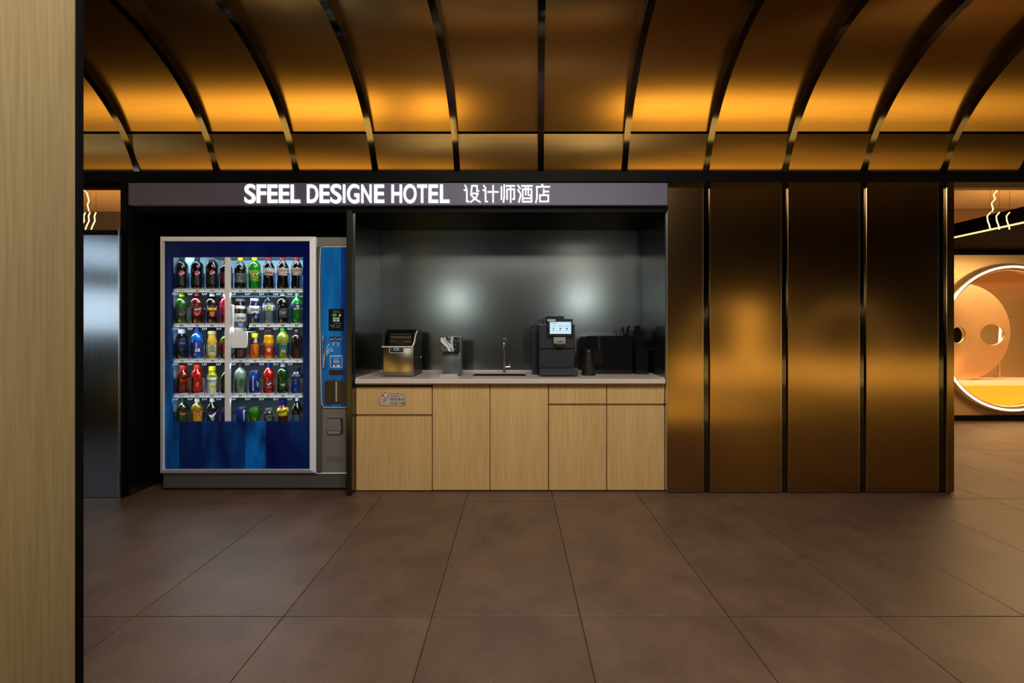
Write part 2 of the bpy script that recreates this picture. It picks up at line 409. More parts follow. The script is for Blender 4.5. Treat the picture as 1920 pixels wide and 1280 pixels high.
# vending bay
XJ = X(228, 2.90)
bm = BM(); bx(bm, XJ-.045, XJ, 2.94, 3.9, 0, 2.2); jl = struct('wall_left', bm, M_black); bm = BM(); bx(bm, XJ, XJ+.003, 2.955, 3.86, .01, 2.0); obj('side_panel', bm, mat('jamb_steel', (.24, .24, .22), .28, 1, noise=.05), jl)
bm = BM(); bx(bm, XJ, xp0, 3.87, 3.93, 0, 2.1); struct('trim_2', bm, M_black)
# soffit
bm = BM(); bx(bm, XJ, XN1+.004, 2.99, 3.95, 2.008, 2.05)
struct('trim_3', bm, M_black)
bm = BM(); bx(bm, XJ, XN1+.004, 3.02, 3.95, 2.05, 2.26); struct('trim_4', bm, M_black)
# steel partition at the far left
bm = BM(); bx(bm, -5.2, XJ-.004, 2.90, 2.938, 0, Z(431, 2.9), .003); wl = struct('wall_far_left', bm, M_black)
bm = BM(); bx(bm, -5.1, XJ-.012, 2.890, 2.90, .012, Z(440, 2.89), .002); obj('panel', bm, M_part, wl)
bm = BM(); bx(bm, XJ-.012, XJ-.004, 2.888, 2.90, .0, Z(431, 2.9)); obj('edge_bead', bm, M_edge, wl)
bm = BM(); bx(bm, -5.1, XJ-.012, 2.885, 2.90, 0, .011); obj('kick_strip', bm, M_edge, wl)

# ------------------------------------------------------------------ oak wall beside the camera
bm = BM(); bx(bm, -1.45, -1.35, .88, 1.292, 0, 2.92); ow = struct('wall_near_left', bm, M_oakwall)
bm = BM(); bx(bm, -1.45, -1.347, 1.292, 1.316, 0, 2.92, .001); obj('edge_strip', bm, M_black, ow)
# lobby behind the camera
bm = BM(); bx(bm, -9, 10, -4.1, -4, 0, 3.0); struct('wall_rear', bm, M_darkwall)

for k, cxr in enumerate((4.3, 6.6, -4.6)):
    bm = BM(); tube(bm, [(cxr+.78*math.cos(2*PI*q/40), -2.4, .9+.78*math.sin(2*PI*q/40)) for q in range(40)], .014, 6, True); struct('trim_%d' % (10+k), bm, emis('led_ring_rear', (1, .70, .32), 3.5), True)
# ------------------------------------------------------------------ room beyond
bm = BM(); bx(bm, -9, 10, 3.13, 8.2, 2.75, 2.85); struct('ceiling_far', bm, M_ceil2)
bm = BM(); bx(bm, -9, 4.6, 5.6, 5.7, 0, 2.75); struct('wall_far', bm, M_darkwall)
# ring portal wall
DW = 5.46; rc = P(1888, 634, DW); RR = 131*DW/F
bm = BM(); N = 64
ztop, xl, xr = Z(478, DW), 4.6, 9.8
circ = [(rc.x+RR*math.cos(2*PI*k/N), rc.z+RR*math.sin(2*PI*k/N)) for k in range(N)]
def edgept(k):
    c, s = math.cos(2*PI*k/N), math.sin(2*PI*k/N)
    tx = ((xr-rc.x)/c if c > 1e-9 else (xl-rc.x)/c if c < -1e-9 else 1e9); tz = ((ztop-rc.z)/s if s > 1e-9 else (0-rc.z)/s if s < -1e-9 else 1e9)
    t = min(tx, tz); return (rc.x+t*c, rc.z+t*s)
outer = [edgept(k) for k in range(N)]
for (xc, zc) in ((xl, ztop), (xr, ztop), (xl, 0), (xr, 0)):
    i = min(range(N), key=lambda k: (outer[k][0]-xc)**2+(outer[k][1]-zc)**2); outer[i] = (xc, zc)
for dpt in (0, .1):
    A = [bm.verts.new((x, DW+dpt, z)) for x, z in circ]; B = [bm.verts.new((x, DW+dpt, z)) for x, z in outer]
    for k in range(N): bm.faces.new((A[k], A[(k+1) % N], B[(k+1) % N], B[k]))
    if dpt == 0: A0, B0 = A, B
for k in range(N):
    bm.faces.new((A0[k], A0[(k+1) % N], A[(k+1) % N], A[k])); bm.faces.new((B0[k], B0[(k+1) % N], B[(k+1) % N], B[k]))
pw = struct('wall_portal', bm, M_brass)
def ringpts(r, y, n=72): return [(rc.x+r*math.cos(2*PI*k/n), y, rc.z+r*math.sin(2*PI*k/n)) for k in range(n)]
bm = BM(); tube(bm, ringpts(RR+.012, DW-.02), .052, 10, True); obj('portal_rim', bm, M_brassd, pw, True)
bm = BM(); tube(bm, ringpts(RR+.012, DW-.072), .0135, 8, True); obj('led_ring', bm, M_led, pw, True)
bm = BM(); bx(bm, xl, xr, DW-.03, DW, 0, .07); obj('base_strip', bm, M_black, pw)
bm = BM(); bx(bm, xl, xr, DW, DW+.1, ztop+.001, 2.75); obj('upper_band', bm, mat('band_dark_mirror', (.12, .09, .06), .12, 1, noise=.1), pw)
# dark beam running away along the side of the room
bx0 = 4.915
bm = BM(); bx(bm, bx0, 9.8, 3.6, DW-.04, 2.21, 2.36); bme = struct('trim_5', bm, mat('beam_dark', (.012, .009, .007), .7, noise=.2, spec=.02))
bm = BM(); bx(bm, bx0-.006, bx0+.006, 3.6, DW-.04, 2.198, 2.214); obj('beam_led', bm, emis('led_soft', (1, .62, .26), 1.6), bme)
# curved brass room seen through the ring
bm = BM(); NA = 28; cz_, cyc, rr_ = 1.15, 6.55, 1.12
rows = []
for i in range(NA+1):
    t = -PI/2+PI*i/NA
    rows.append((bm.verts.new((3.9, cyc+rr_*math.cos(t), cz_+rr_*math.sin(t))), bm.verts.new((10.5, cyc+rr_*math.cos(t), cz_+rr_*math.sin(t)))))
for a, b in zip(rows, rows[1:]): bm.faces.new((a[0], a[1], b[1], b[0]))
bmesh.ops.solidify(bm, geom=bm.faces[:], thickness=.04)
struct('wall_curved', bm, mat('brass_curved', (.86, .52, .21), .26, .6, noise=.06, nscale=3, stretch=(.2, 8, 8)), True)
bm = BM(); bx(bm, 4.0, 10.4, DW+.12, cyc, Z(712, 6.2)-.06, Z(712, 6.2)); sh = struct('trim_6', bm, mat('bench_top', (.62, .42, .33), .3, noise=.05))
bm = BM(); bx(bm, 4.0, 10.4, DW+.10, DW+.12, .05, Z(712, 6.2)); obj('bench_front', bm, mat('bench_amber', (.85, .42, .05), .5, noise=.05, emit=(1, .40, .02), estr=.55), sh)
# disc with two round openings
DD = 6.2; dc = P(1800, 622, DD); rd = 90*DD/F
t = thing('mirror_disc', 'large round brass mirror disc with two round holes standing inside the glowing ring', 'mirror', (dc.x, DD, Z(712, 6.2)))
bm = BM()
outl = [bm.verts.new((dc.x+rd*math.cos(2*PI*k/56), DD, max(dc.z+rd*math.sin(2*PI*k/56), Z(712, 6.2)))) for k in range(56)]
es = [bm.edges.new((outl[k], outl[(k+1) % 56])) for k in range(56)]
holes = [(P(1793, 628, DD), 13.5*DD/F, 15*DD/F), (P(1857, 627, DD), 23.5*DD/F, 20*DD/F)]
for c, rx, ry in holes:
    vs = [bm.verts.new((c.x+rx*math.cos(2*PI*k/28), DD, c.z+ry*math.sin(2*PI*k/28))) for k in range(28)]
    es += [bm.edges.new((vs[k], vs[(k+1) % 28])) for k in range(28)]
bmesh.ops.triangle_fill(bm, use_beauty=True, edges=es)
bmesh.ops.solidify(bm, geom=bm.faces[:], thickness=.03)
obj('plate', bm, M_brassd, t)
for c, rx, ry in holes:
    bm = BM(); tube(bm, [(c.x+(rx+.004)*math.cos(2*PI*k/28), DD-.004, c.z+(ry+.004)*math.sin(2*PI*k/28)) for k in range(28)], .008, 6, True)
    obj('hole_rim', bm, M_brass, t, True)
c, rx, ry = holes[0]
bm = BM(); prism(bm, [(c.x+(rx+.012)*math.cos(2*PI*k/24), c.z+(ry+.012)*math.sin(2*PI*k/24)) for k in range(24)], 'y', DD+.032, DD+.10); obj('hole_dark_plug', bm, M_black, t)  # black plug added so the left hole reads dark
lt = thing('tube_lamp', 'glowing tube lamp seen through the right hole of the mirror disc', 'lamp', (X(1874, 6.5), 6.5, Z(712, 6.2)))
bm = BM(); tube(bm, [(X(1873, 6.5), 6.5, Z(662, 6.5)), (X(1876.5, 6.5), 6.5, Z(606, 6.5))], .014, 8); obj('tube', bm, M_led, lt, True)
bm = BM(); lathe(bm, [(0, .06), (.02, .06), (.025, .015), (Z(662, 6.5)-Z(712, 6.2), .015)], X(1873, 6.5), 6.5, Z(712, 6.2), 14); obj('stand', bm, M_brassd, lt, True)
# wavy filament tubes, added as stand-ins for LED reflections in the far ceiling
def glint(px, name_lab):
    t = thing('led_glint', name_lab, 'lamp', tuple(P(px[0][0][0], 342, 4.1)))
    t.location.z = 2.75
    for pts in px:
        bm = BM(); tube(bm, [P(x, y, 4.1) for x, y in pts], .0045, 6); obj('glint_tube', bm, emis('led_reflection', (1, .62, .2), 4), t, True)
    bm = BM(); p = P(px[0][0][0], px[0][0][1], 4.1); tube(bm, [(p.x, 4.1, p.z), (p.x, 4.1, 2.74)], .0015, 4); p.z = 2.735; bx(bm, p.x-.03, p.x+.03, 4.07, 4.13, min(p.z, 2.73)-.003, 2.75); obj('glint_hanger', bm, M_brassd, t)
glint([[(1874, 344), (1870, 356), (1863, 365), (1866, 373), (1859, 381), (1862, 392), (1860, 397)]], 'wavy glowing filament standing in for an LED reflection in the orange ceiling at the right opening')
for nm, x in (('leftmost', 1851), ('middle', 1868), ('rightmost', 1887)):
    glint([[(x+6, 398), (x, 405), (x+1, 414), (x+4, 422), (x+6, 430)]], nm+' of three short glowing strands standing in for LED reflections in the right opening')
glint([[(151, 345), (155, 354), (163, 362), (167, 376), (164, 384), (167, 396)]], 'wavy glowing filament standing in for an LED reflection in the orange ceiling at the left opening')
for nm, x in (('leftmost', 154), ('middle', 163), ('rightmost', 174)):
    glint([[(x+6, 398), (x+3, 405), (x+4, 414), (x, 422), (x-3, 430)]], nm+' of three short glowing strands standing in for LED reflections above the steel partition on the left')
area('far_room_fill', (6.0, 4.2, 2.12), (6.0, 4.45, 0), 2.6, .5, 85, (1, .66, .30))  # added fill that brightens the floor in front of the portal
area('portal_room_fill', (7.4, 6.0, 2.12), (7.4, 6.7, .7), 4.4, .25, 150, (1, .70, .34))  # added fill hidden above the ring opening, brightens the curved brass room
area('far_ceiling_fill', (6.6, 4.7, 2.42), (6.6, 4.75, 2.75), 3.0, .9, 30, (1, .62, .28))  # added upward fill above the beam, makes the orange ceiling bright
area('far_ceiling_fill', (-4.8, 4.6, 2.1), (-4.8, 4.9, 2.75), 2.6, .9, 34, (1, .62, .28))  # same added ceiling fill for the left opening

# ------------------------------------------------------------------ hotel sign
DS = 2.95
sg = thing('hotel_sign', 'long dark purple light box with glowing white hotel lettering above the niche', 'sign', (-.8, DS, Z(384, DS)))
bm = BM(); bx(bm, X(240, DS), X(1252, DS), DS, DS+.035, Z(384.5, DS), Z(342.5, DS), .002); obj('sign_box', bm, mat('sign_purple', (.078, .072, .125), .5, noise=.08, nscale=3), sg)
M_let = emis('sign_white', (.94, .97, 1), 1.5)
row = [('S', 88, 182, 1), ('F', 192, 272, 0), ('E', 285, 370, 0), ('E', 383, 470, 0), ('L', 483, 563, 0), ('D', 622, 718, 0), ('E', 730, 815, 0), ('S', 823, 917, 1), ('I', 930, 950, 0), ('G', 965, 1070, 1), ('N', 1087, 1175, 0), ('E', 1197, 1283, 0), ('H', 1345, 1435, 0), ('O', 1447, 1560, 1), ('T', 1565, 1650, 0), ('E', 1662, 1745, 0), ('L', 1760, 1842, 0)]
for ch, a, b, rnd in row:
    v0, v1 = (47, 213) if rnd else (51, 208)
    text('letter', ch, 440+a/4.571, 440+b/4.571, 335+v0/4.571, 335+v1/4.571, DS-.001, M_let, sg, offset=.020, dep=.007, res=5)
han = [
 [[(118, 125), (140, 172)], [(105, 205), (148, 205), (148, 412), (178, 412)], [(228, 232), (240, 130), (330, 130), (330, 222), (358, 222)], [(220, 268), (345, 268), (318, 335), (218, 422)], [(228, 300), (300, 370), (385, 420)]],
 [[(455, 128), (482, 172)], [(442, 208), (484, 208), (484, 412), (516, 412)], [(530, 240), (708, 240)], [(620, 128), (620, 422)]],
 [[(770, 148), (770, 370)], [(820, 115), (820, 340), (806, 420)], [(860, 132), (1005, 132)], [(872, 192), (872, 370)], [(872, 192), (1000, 192), (1000, 368), (978, 368)], [(936, 140), (936, 422)]],
 [[(1068, 125), (1105, 178)], [(1068, 205), (1105, 258)], [(1118, 290), (1085, 420)], [(1135, 132), (1322, 132)], [(1152, 190), (1152, 415), (1312, 415), (1312, 190), (1152, 190)], [(1205, 140), (1205, 290)], [(1252, 140), (1252, 290), (1280, 305)], [(1165, 355), (1300, 355)]],
 [[(1500, 108), (1520, 140)], [(1400, 148), (1632, 148)], [(1408, 150), (1408, 350), (1390, 425)], [(1530, 195), (1530, 290)], [(1530, 232), (1615, 232)], [(1462, 298), (1612, 298), (1612, 412), (1462, 412), (1462, 298)]]]
for ch in han:
    bm = BM()
    for i, st in enumerate(ch): stroke(bm, [(860+u/9.6, 335+v/9.6) for u, v in st], 2.7, DS-.001-.0001*i, .006)
    obj('letter', bm, M_let, sg)
bm = BM(); bx(bm, XJ, XN1, DS+.036, DS+.1, Z(398, 2.99), Z(343, DS)); struct('trim_7', bm, M_black)

# ------------------------------------------------------------------ vending machine
D0 = 3.03
vm = thing('vending_machine', 'blue glass-fronted drinks vending machine in the dark niche under the sign', 'vending machine', (X(470, D0), D0, 0))
M_grey = mat('vm_grey', (.21, .20, .185), .38, .3, noise=.05); M_greyd = mat('vm_grey_dark', (.085, .082, .075), .42, .2, noise=.05)
M_silver = mat('vm_silver', (.72, .74, .80), .45, noise=.03)
M_white = mat('white_plastic', (.86, .90, .95), .35, noise=.02); M_int = mat('vm_interior', (.22, .28, .33), .5, noise=.05)
def artwork(name):
    m = bpy.data.materials.new(name); m.use_nodes = True; nt = m.node_tree; b = nt.nodes['Principled BSDF']
    b.inputs['Roughness'].default_value = .3; b.inputs['Specular IOR Level'].default_value = .2
    N = nt.nodes.new; L = nt.links.new
    tc = N('ShaderNodeTexCoord'); sp = N('ShaderNodeSeparateXYZ'); L(tc.outputs['Object'], sp.inputs[0])
    u = N('ShaderNodeMapRange'); u.inputs[1].default_value = X(309, D0)-X(470, D0); u.inputs[2].default_value = X(583, D0)-X(470, D0); L(sp.outputs[0], u.inputs[0])
    rb = N('ShaderNodeValToRGB'); rb.color_ramp.interpolation = 'CONSTANT'; e = rb.color_ramp.elements
    vals = [(0, .62), (.095, .10), (.255, .30), (.55, .95), (.69, .06), (.86, .12)]
    e[0].position, e[0].color = 0, (.62,)*3+(1,); e[1].position, e[1].color = .095, (.1,)*3+(1,)
    for p, v in vals[2:]:
        q = e.new(p); q.color = (v, v, v, 1)
    L(u.outputs[0], rb.inputs[0])
    h = N('ShaderNodeMapRange'); h.interpolation_type = 'SMOOTHSTEP'; h.inputs[1].default_value = Z(470, D0); h.inputs[2].default_value = Z(760, D0); h.inputs[3].default_value = .02; L(sp.outputs[2], h.inputs[0])
    mp = N('ShaderNodeMapping'); mp.inputs['Rotation'].default_value = (0, math.radians(-28), 0); mp.inputs['Scale'].default_value = (3.2, 1, 1.1); mp.inputs['Location'].default_value = (.35, 0, .2)
    nz = N('ShaderNodeTexNoise'); nz.inputs['Scale'].default_value = 2.3; nz.inputs['Detail'].default_value = 2; L(tc.outputs['Object'], mp.inputs[0]); L(mp.outputs[0], nz.inputs['Vector'])
    nr = N('ShaderNodeMapRange'); nr.inputs[1].default_value = .32; nr.inputs[2].default_value = .68; L(nz.outputs['Fac'], nr.inputs[0])
    a = N('ShaderNodeMath'); a.operation = 'MULTIPLY'; L(rb.outputs[0], a.inputs[0]); L(h.outputs[0], a.inputs[1])
    c = N('ShaderNodeMath'); c.operation = 'MULTIPLY'; c.use_clamp = True; L(a.outputs[0], c.inputs[0]); L(nr.outputs[0], c.inputs[1])
    r = N('ShaderNodeValToRGB'); q = r.color_ramp.elements; q[0].color = (.0008, .004, .085, 1); q[1].color = (.002, .20, .72, 1); q[1].position = .8
    L(c.outputs[0], r.inputs[0]); L(r.outputs[0], b.inputs['Base Color'])
    return m
M_bluep = artwork('blue_artwork')
M_bluec = blue_print('blue_control', (.003, .04, .26), (.006, .19, .62), -32)
M_ctxt = mat('print_white', (.75, .8, .85), .5); M_ink = mat('print_black', (.015, .015, .018), .5)
xl_, xr_ = X(300, D0), X(650, 3.06)
zt, zb = Z(443, D0), Z(887, D0)
XC = X(592, D0)
# cabinet shell with an open front
bm = BM()
bx(bm, xl_+.004, xl_+.04, D0+.03, 3.82, .02, zt); bx(bm, XC-.05, XC-.01, D0+.03, 3.82, .02, zt)
bx(bm, xl_+.04, XC-.05, D0+.03, 3.82, zt-.07, zt); bx(bm, xl_+.04, XC-.05, D0+.03, 3.82, .02, Z(802, 3.2)-.02)
bx(bm, xl_+.04, XC-.05, 3.72, 3.82, Z(802, 3.2)-.02, zt-.07)
obj('cabinet', bm, M_greyd, vm)
bm = BM(); bx(bm, xl_+.045, XC-.055, 3.60, 3.61, Z(802, 3.2), zt-.075); bx(bm, xl_+.041, xl_+.046, D0+.06, 3.6, Z(802, 3.2), zt-.075); bx(bm, XC-.056, XC-.051, D0+.06, 3.6, Z(802, 3.2), zt-.075)
obj('liner', bm, M_int, vm)
bm = BM(); bx(bm, xl_+.004, xr_, D0+.02, 3.8, .018, zb, .004); bx(bm, xl_+.05, xr_-.05, D0+.06, 3.7, 0, .018)
obj('base', bm, M_greyd, vm)
# silver door frame, mitred with a bevelled face
bm = BM()
o_ = (300.5, 592, 443.5, 886.5); i_ = (309, 583, 452.5, 879)
def fr(Do, Di):
    O = [P(o_[0], o_[2], D0), P(o_[1], o_[2], D0), P(o_[1], o_[3], D0), P(o_[0], o_[3], D0)]
    I = [P(i_[0], i_[2], D0), P(i_[1], i_[2], D0), P(i_[1], i_[3], D0), P(i_[0], i_[3], D0)]
    for p in O: p.y = Do
    for p in I: p.y = Di
    return [bm.verts.new(p) for p in O], [bm.verts.new(p) for p in I]
Of, If = fr(D0, D0-.018); Ob, Ib = fr(D0+.03, D0+.03)
for k in range(4):
    j = (k+1) % 4
    bm.faces.new((Of[k], Of[j], If[j], If[k])); bm.faces.new((Of[k], Ob[k], Ob[j], Of[j])); bm.faces.new((If[k], If[j], Ib[j], Ib[k])); bm.faces.new((Ob[k], Ib[k], Ib[j], Ob[j]))
obj('door_frame', bm, M_silver, vm)
# blue artwork panel around the window
bm = BM(); wx0, wx1, wy0, wy1 = 322, 568, 482, 790
for a, b, c, d in ((309.3, 582.7, 452.8, wy0), (309.3, 582.7, wy1, 878.7), (309.3, wx0, wy0, wy1), (wx1, 582.7, wy0, wy1)):
    pb(bm, a, b, c, d, D0, .016)
obj('artwork_panel', bm, M_bluep, vm)
bm = BM(); pb(bm, wx0-.5, wx1+.5, wy0-.5, wy1+.5, D0+.017, .003); obj('glass_pane', bm, clear('vm_glass', (.96, .98, .98), .06), vm)
bm = BM(); pb(bm, 421, 430.5, wy0, wy1, D0-.002, .018, .002); obj('window_bar', bm, M_silver, vm, label='silver vertical bar across the window')
bm = BM(); pb(bm, wx0, wx0+2.4, wy0, wy1, D0+.0205, .003); obj('window_gasket', bm, M_greyd, vm)
# shelves
DSH, DB = 3.056, 3.106
pxs = DSH/DB
rows_y = [541, 606, 672.5, 738, 802]
slots = [341, 370, 398, 424.5, 451, 477.5, 504, 530.5, 557]
M_acr = clear('acrylic', (.82, .87, .97), .28, .08)
shelf_z = []
def lip(bm, a, b, by, zt_):
    zl = Z(by+6.8, DSH)
    prism(bm, [(DSH-.004, zl), (DSH+.017, zt_-.001), (DSH+.019, zt_-.006), (DSH+.002, zl-.001)], 'x', a, b)
for ri, by in enumerate(rows_y):
    ztop_ = Z(by, DSH); shelf_z.append(ztop_)
    bm = BM(); sl, sr = xl_+.048, XC-.058
    ga, gb = X(431.5, DSH), X(466.5, DSH)
    if ri == 1:
        bx(bm, sl, ga, DSH+.004, 3.58, ztop_-.008, ztop_); bx(bm, gb, sr, DSH+.004, 3.58, ztop_-.008, ztop_); bx(bm, ga, gb, 3.152, 3.58, ztop_-.008, ztop_)
        lip(bm, sl, ga, by, ztop_); lip(bm, gb, sr, by, ztop_)
    else:
        bx(bm, sl, sr, DSH+.004, 3.58, ztop_-.008, ztop_)
        lip(bm, sl, sr, by, ztop_)
    shf = obj('shelf', bm, M_white, vm)
    for gx in (328, 355.5, 384, 411, 437.5, 464, 490.5, 517, 543.5, 567):
        if ri == 1 and gx in (437.5, 464): continue
        hh = 30 if ri < 4 else 31
        bm = BM(); r0 = X(gx, DSH)
        for sx in (-1, 1):
            bx(bm, r0+sx*.017-.0012, r0+sx*.017+.0012, DSH-.003, DSH+.012, Z(by-2, DSH), Z(by-hh, DSH), .0005)
        bx(bm, r0-.006, r0+.006, DSH-.004, DSH+.01, Z(by+1, DSH), Z(by-hh+2, DSH), .002)
        bx(bm, r0-.015, r0+.015, DSH-.0045, DSH-.003, Z(by-6, DSH), Z(by-hh, DSH))
        obj('divider', bm, M_acr, shf)
    if ri < 4:
        for ci, sx in enumerate(slots):
            if ci == 3 or (ri == 1 and ci == 4): continue
            bm = BM(); text_bm(bm, 'ABCD'[ri]+str(ci+1), sx-3.2, sx+3.2, by+2.2, by+5.6, DSH-.0045, offset=.02, dep=.0006, res=1)
            obj('slot_number', bm, M_ink, shf)
        bm = BM(); pb(bm, 326, 431 if ri == 1 else 566, by+7.2, by+12.5, DSH+.012, .001)
        obj('price_strip', bm, clear('strip_clear', (.75, .8, .85), .1), shf)
        for gx in (329, 356, 383, 409.5, 437, 463.5, 490, 516.5, 543):
            bm = BM(); stroke(bm, [(gx-3, by+8.6), (gx-3, by+11.4), (gx-1, by+11.4)], .9, DSH+.010); stroke(bm, [(gx+.2, by+11.4), (gx+1.2, by+8.8), (gx+.2, by+8.6)], .8, DSH+.010)
            stroke(bm, [(gx+3, by+11.4), (gx+4.6, by+8.8)], 1.0, DSH+.010)
            obj('price_mark', bm, mat('print_grey', (.07, .08, .09), .7), shf)
# picker arm
DP = 3.053
bm = BM(); pb(bm, 432.3, 436.4, 571, 662, DP, .02, .002); obj('picker_rail', bm, M_silver, vm)
bm = BM(); z0p = Z(621, DP)
prism(bm, rrect(X(433, DP), X(464, DP), Z(652, DP), z0p, .016), 'y', DP-.002, DP+.003)
bx(bm, X(433, DP), X(464, DP), DP+.003, 3.15, z0p-.006, z0p); obj('picker_tray', bm, M_white, vm, label='white square delivery tray')
bm = BM(); pb(bm, 463, 465.5, 575, 621, DP, .09, .001); obj('picker_guard', bm, M_acr, vm)
# tube under the cooler roof, plus added cool fills inside and below the shelves
bm = BM(); bx(bm, xl_+.1, XC-.1, 3.06, 3.075, zt-.09, zt-.078); obj('cooler_tube', bm, emis('tube_cool', (.75, .93, 1), 2.5), vm)
area('cooler_fill', (X(445, 3.1), 3.22, zt-.10), (X(445, 3.1), 3.6, 1.45), 1.0, .05, 5.0, (.62, .88, 1))
area('cooler_fill', (X(445, 3.06), 3.054, zt-.10), (X(445, 3.06), 3.075, 1.3), 1.0, .01, 1.6, (.88, .96, 1))
for k, zz in enumerate(shelf_z[:4]):
    area('cooler_fill', (X(445, 3.1), 3.0545, zz-.030), (X(445, 3.1), 3.064, zz-.3), 1.0, .01, 2.2-.3*k, (.90, .96, 1))
# control column
bm = BM(); bx(bm, XC+.002, xr_, D0+.02, 3.8, zb+.001, zt, .006, 2); obj('control_column', bm, M_grey, vm)
bm = BM(); pb(bm, 593, 602, 462, 886, D0+.004, .02, .004); obj('column_edge', bm, M_greyd, vm)
DC = D0+.006
cp = BM()
pts = []
for k in range(13):
    v = k/12; pts.append((600.5-1.5*math.sin(v*PI)+v*3.2, 466+v*292))
pts += [(607, 763), (650, 763), (650, 463), (603, 463)]
prism(cp, [(X(x, DC), Z(y, DC)) for x, y in pts], 'y', DC, DC+.03)
ctl = obj('control_panel', cp, M_bluec, vm, label='blue curved control panel')
bm = BM(); pth = [(650, 462.6), (604, 462.6), (600.6, 466), (599.2, 520), (599.6, 600), (601, 690), (603, 757), (607, 763.4), (650, 763.4)]
tube(bm, [P(x, y, DC-.001) for x, y in pth], .0022, 6); obj('panel_trim', bm, M_silver, vm)
bm = BM(); pb(bm, 616, 644.5, 579, 619.5, DC-.006, .006, .001); sc = obj('card_screen', bm, mat('screen_black', (.006, .009, .012), .12), vm)
bm = BM(); poly(bm, [(622, 590), (626, 587.5), (631, 588), (631.5, 592.5), (624, 593)], DC-.0065, .0008); obj('green_mark', bm, emis('scr_green', (.03, .35, .08), .7), sc)
bm = BM(); poly(bm, [(634.5, 591), (637.5, 588), (640, 591), (637, 594)], DC-.0065, .0008); obj('orange_mark', bm, emis('scr_orange', (.8, .42, .05), .6), sc)
bm = BM()
for x, y in ((624.3, 595), (631, 595), (624.3, 599.2), (631, 599.2)): pb(bm, x, x+5.4, y, y+3.4, DC-.0068, .0006)
obj('card_marks', bm, emis('scr_white', (.65, .6, .6), .5), sc)
bm = BM()
for y, a, b in ((582.5, 624, 636), (585, 624, 639), (605.5, 626, 640), (610, 630, 639), (613, 630, 638)): pb(bm, a, b, y, y+.7, DC-.0068, .0006)
stroke(bm, [(619.5, 609), (621.5, 612)], .9, DC-.0062); stroke(bm, [(624, 608.5), (624, 614)], .9, DC-.0062); stroke(bm, [(626.5, 609), (627, 613)], .9, DC-.0062)
obj('screen_text', bm, emis('scr_dim', (.35, .38, .4), .4), sc)
bm = BM(); tube(bm, [P(607.4, 629, DC-.012), P(607.4, 651, DC-.014), P(607.4, 668, DC-.014), P(607.6, 690, DC-.012)], .009, 10); 
for y in (631, 688): tube(bm, [P(607.4, y, DC-.012), P(607.4, y, DC+.004)], .006, 8)
obj('door_handle', bm, mat('chrome', (.7, .74, .8), .08, 1), vm, True, label='chrome door handle')
bm = BM(); prr(bm, 617, 643, 631, 640, DC-.004, .004, 4); obj('keypad', bm, mat('keypad_blue', (.004, .03, .13), .2), vm)
bm = BM()
for k in range(12):
    a = (618.5+k*2, 636+math.sin(k*2.1)*1.8); stroke(bm, [a, (a[0]+1.6, a[1]-1.6 if k % 2 else a[1]+1.4)], .7, DC-.0042, .0006)
stroke(bm, [(624.5, 641), (624.5, 646), (626.5, 648)], 1, DC-.0004); stroke(bm, [(634.5, 641), (634.5, 646), (632.5, 648)], 1, DC-.0004); stroke(bm, [(627, 642.5), (632, 642.5)], .7, DC-.0004)
stroke(bm, [(613, 666), (613.2, 651), (617, 645)], .9, DC-.0004); stroke(bm, [(614, 660), (618, 652), (622, 653), (625, 659), (619, 657), (616, 662)], .8, DC-.0004)
obj('white_drawing', bm, M_ctxt, vm)
bm = BM()
stroke(bm, [(619.5, 666.5), (641.3, 666.5), (641.3, 688.5), (619.5, 688.5), (619.5, 666.5)], .8, DC-.0004)
stroke(bm, [(621, 667.5), (624, 669), (627, 667.5), (630, 669), (633, 667.5), (636, 669), (639, 667.5)], .6, DC-.0004)
disc(bm, 626.5, 685.7, 2.1, 1.8, DC-.0004); prr(bm, 631, 637.4, 684, 687.4, DC-.001, .0008, 1.2)
stroke(bm, [(625, 672.3), (636, 672.3)], .7, DC-.0004)
for k in range(14):
    a0, a1 = 2*PI*k/14, 2*PI*(k+.6)/14
    stroke(bm, [(630.5+5.5*math.cos(a0), 677.8+2.6*math.sin(a0)), (630.5+5.5*math.cos(a1), 677.8+2.6*math.sin(a1))], .5, DC-.0004)
stroke(bm, [(627.5, 677.8), (633.5, 677.8)], 1.2, DC-.0004)
obj('card_symbol', bm, M_ctxt, vm)
bm = BM(); prr(bm, 617, 643.5, 693.5, 702.5, DC-.004, .004, 1.5); obj('card_slot', bm, mat('slot_black', (.004, .005, .006), .3), vm)
bm = BM(); prr(bm, 608, 649.5, 713, 757.5, DC-.001, .002, 4); obj('delivery_bay', bm, mat('bay_black', (.012, .011, .01), .25), vm)
bm = BM(); tube(bm, [P(631, 715, DC-.008), P(631, 752, DC-.008)], .0085, 12); obj('bay_post', bm, mat('post_steel', (.62, .6, .57), .3, .8), vm, True)
bm = BM(); pb(bm, 635.5, 637.2, 714, 753, DC-.005, .004); obj('bay_edge', bm, M_greyd, vm)
DF = D0+.02
bm = BM(); prr(bm, 613, 643, 783, 815, DF-.004, .006, 4); cdoor = obj('coin_return', bm, mat('coin_dark', (.03, .028, .026), .5), vm)
bm = BM(); prism(bm, [(X(x, DF), Z(y, DF)) for x, y in [(615.5, 784.5), (639, 784.5), (641.5, 806), (614, 806)]], 'y', DF-.014, DF-.004); obj('flap', bm, M_grey, cdoor)
bm = BM(); prism(bm, [(X(x, DF), Z(y, DF)) for x, y in [(614.5, 807), (639.5, 807), (638, 813), (617, 813)]], 'y', DF-.012, DF-.004); obj('finger_lip', bm, mat('lip_grey', (.26, .25, .23), .35, .3), cdoor)
bm = BM(); prr(bm, 611.5, 643, 854, 866, DF-.0012, .002, 1); obj('name_plate', bm, M_grey, vm)
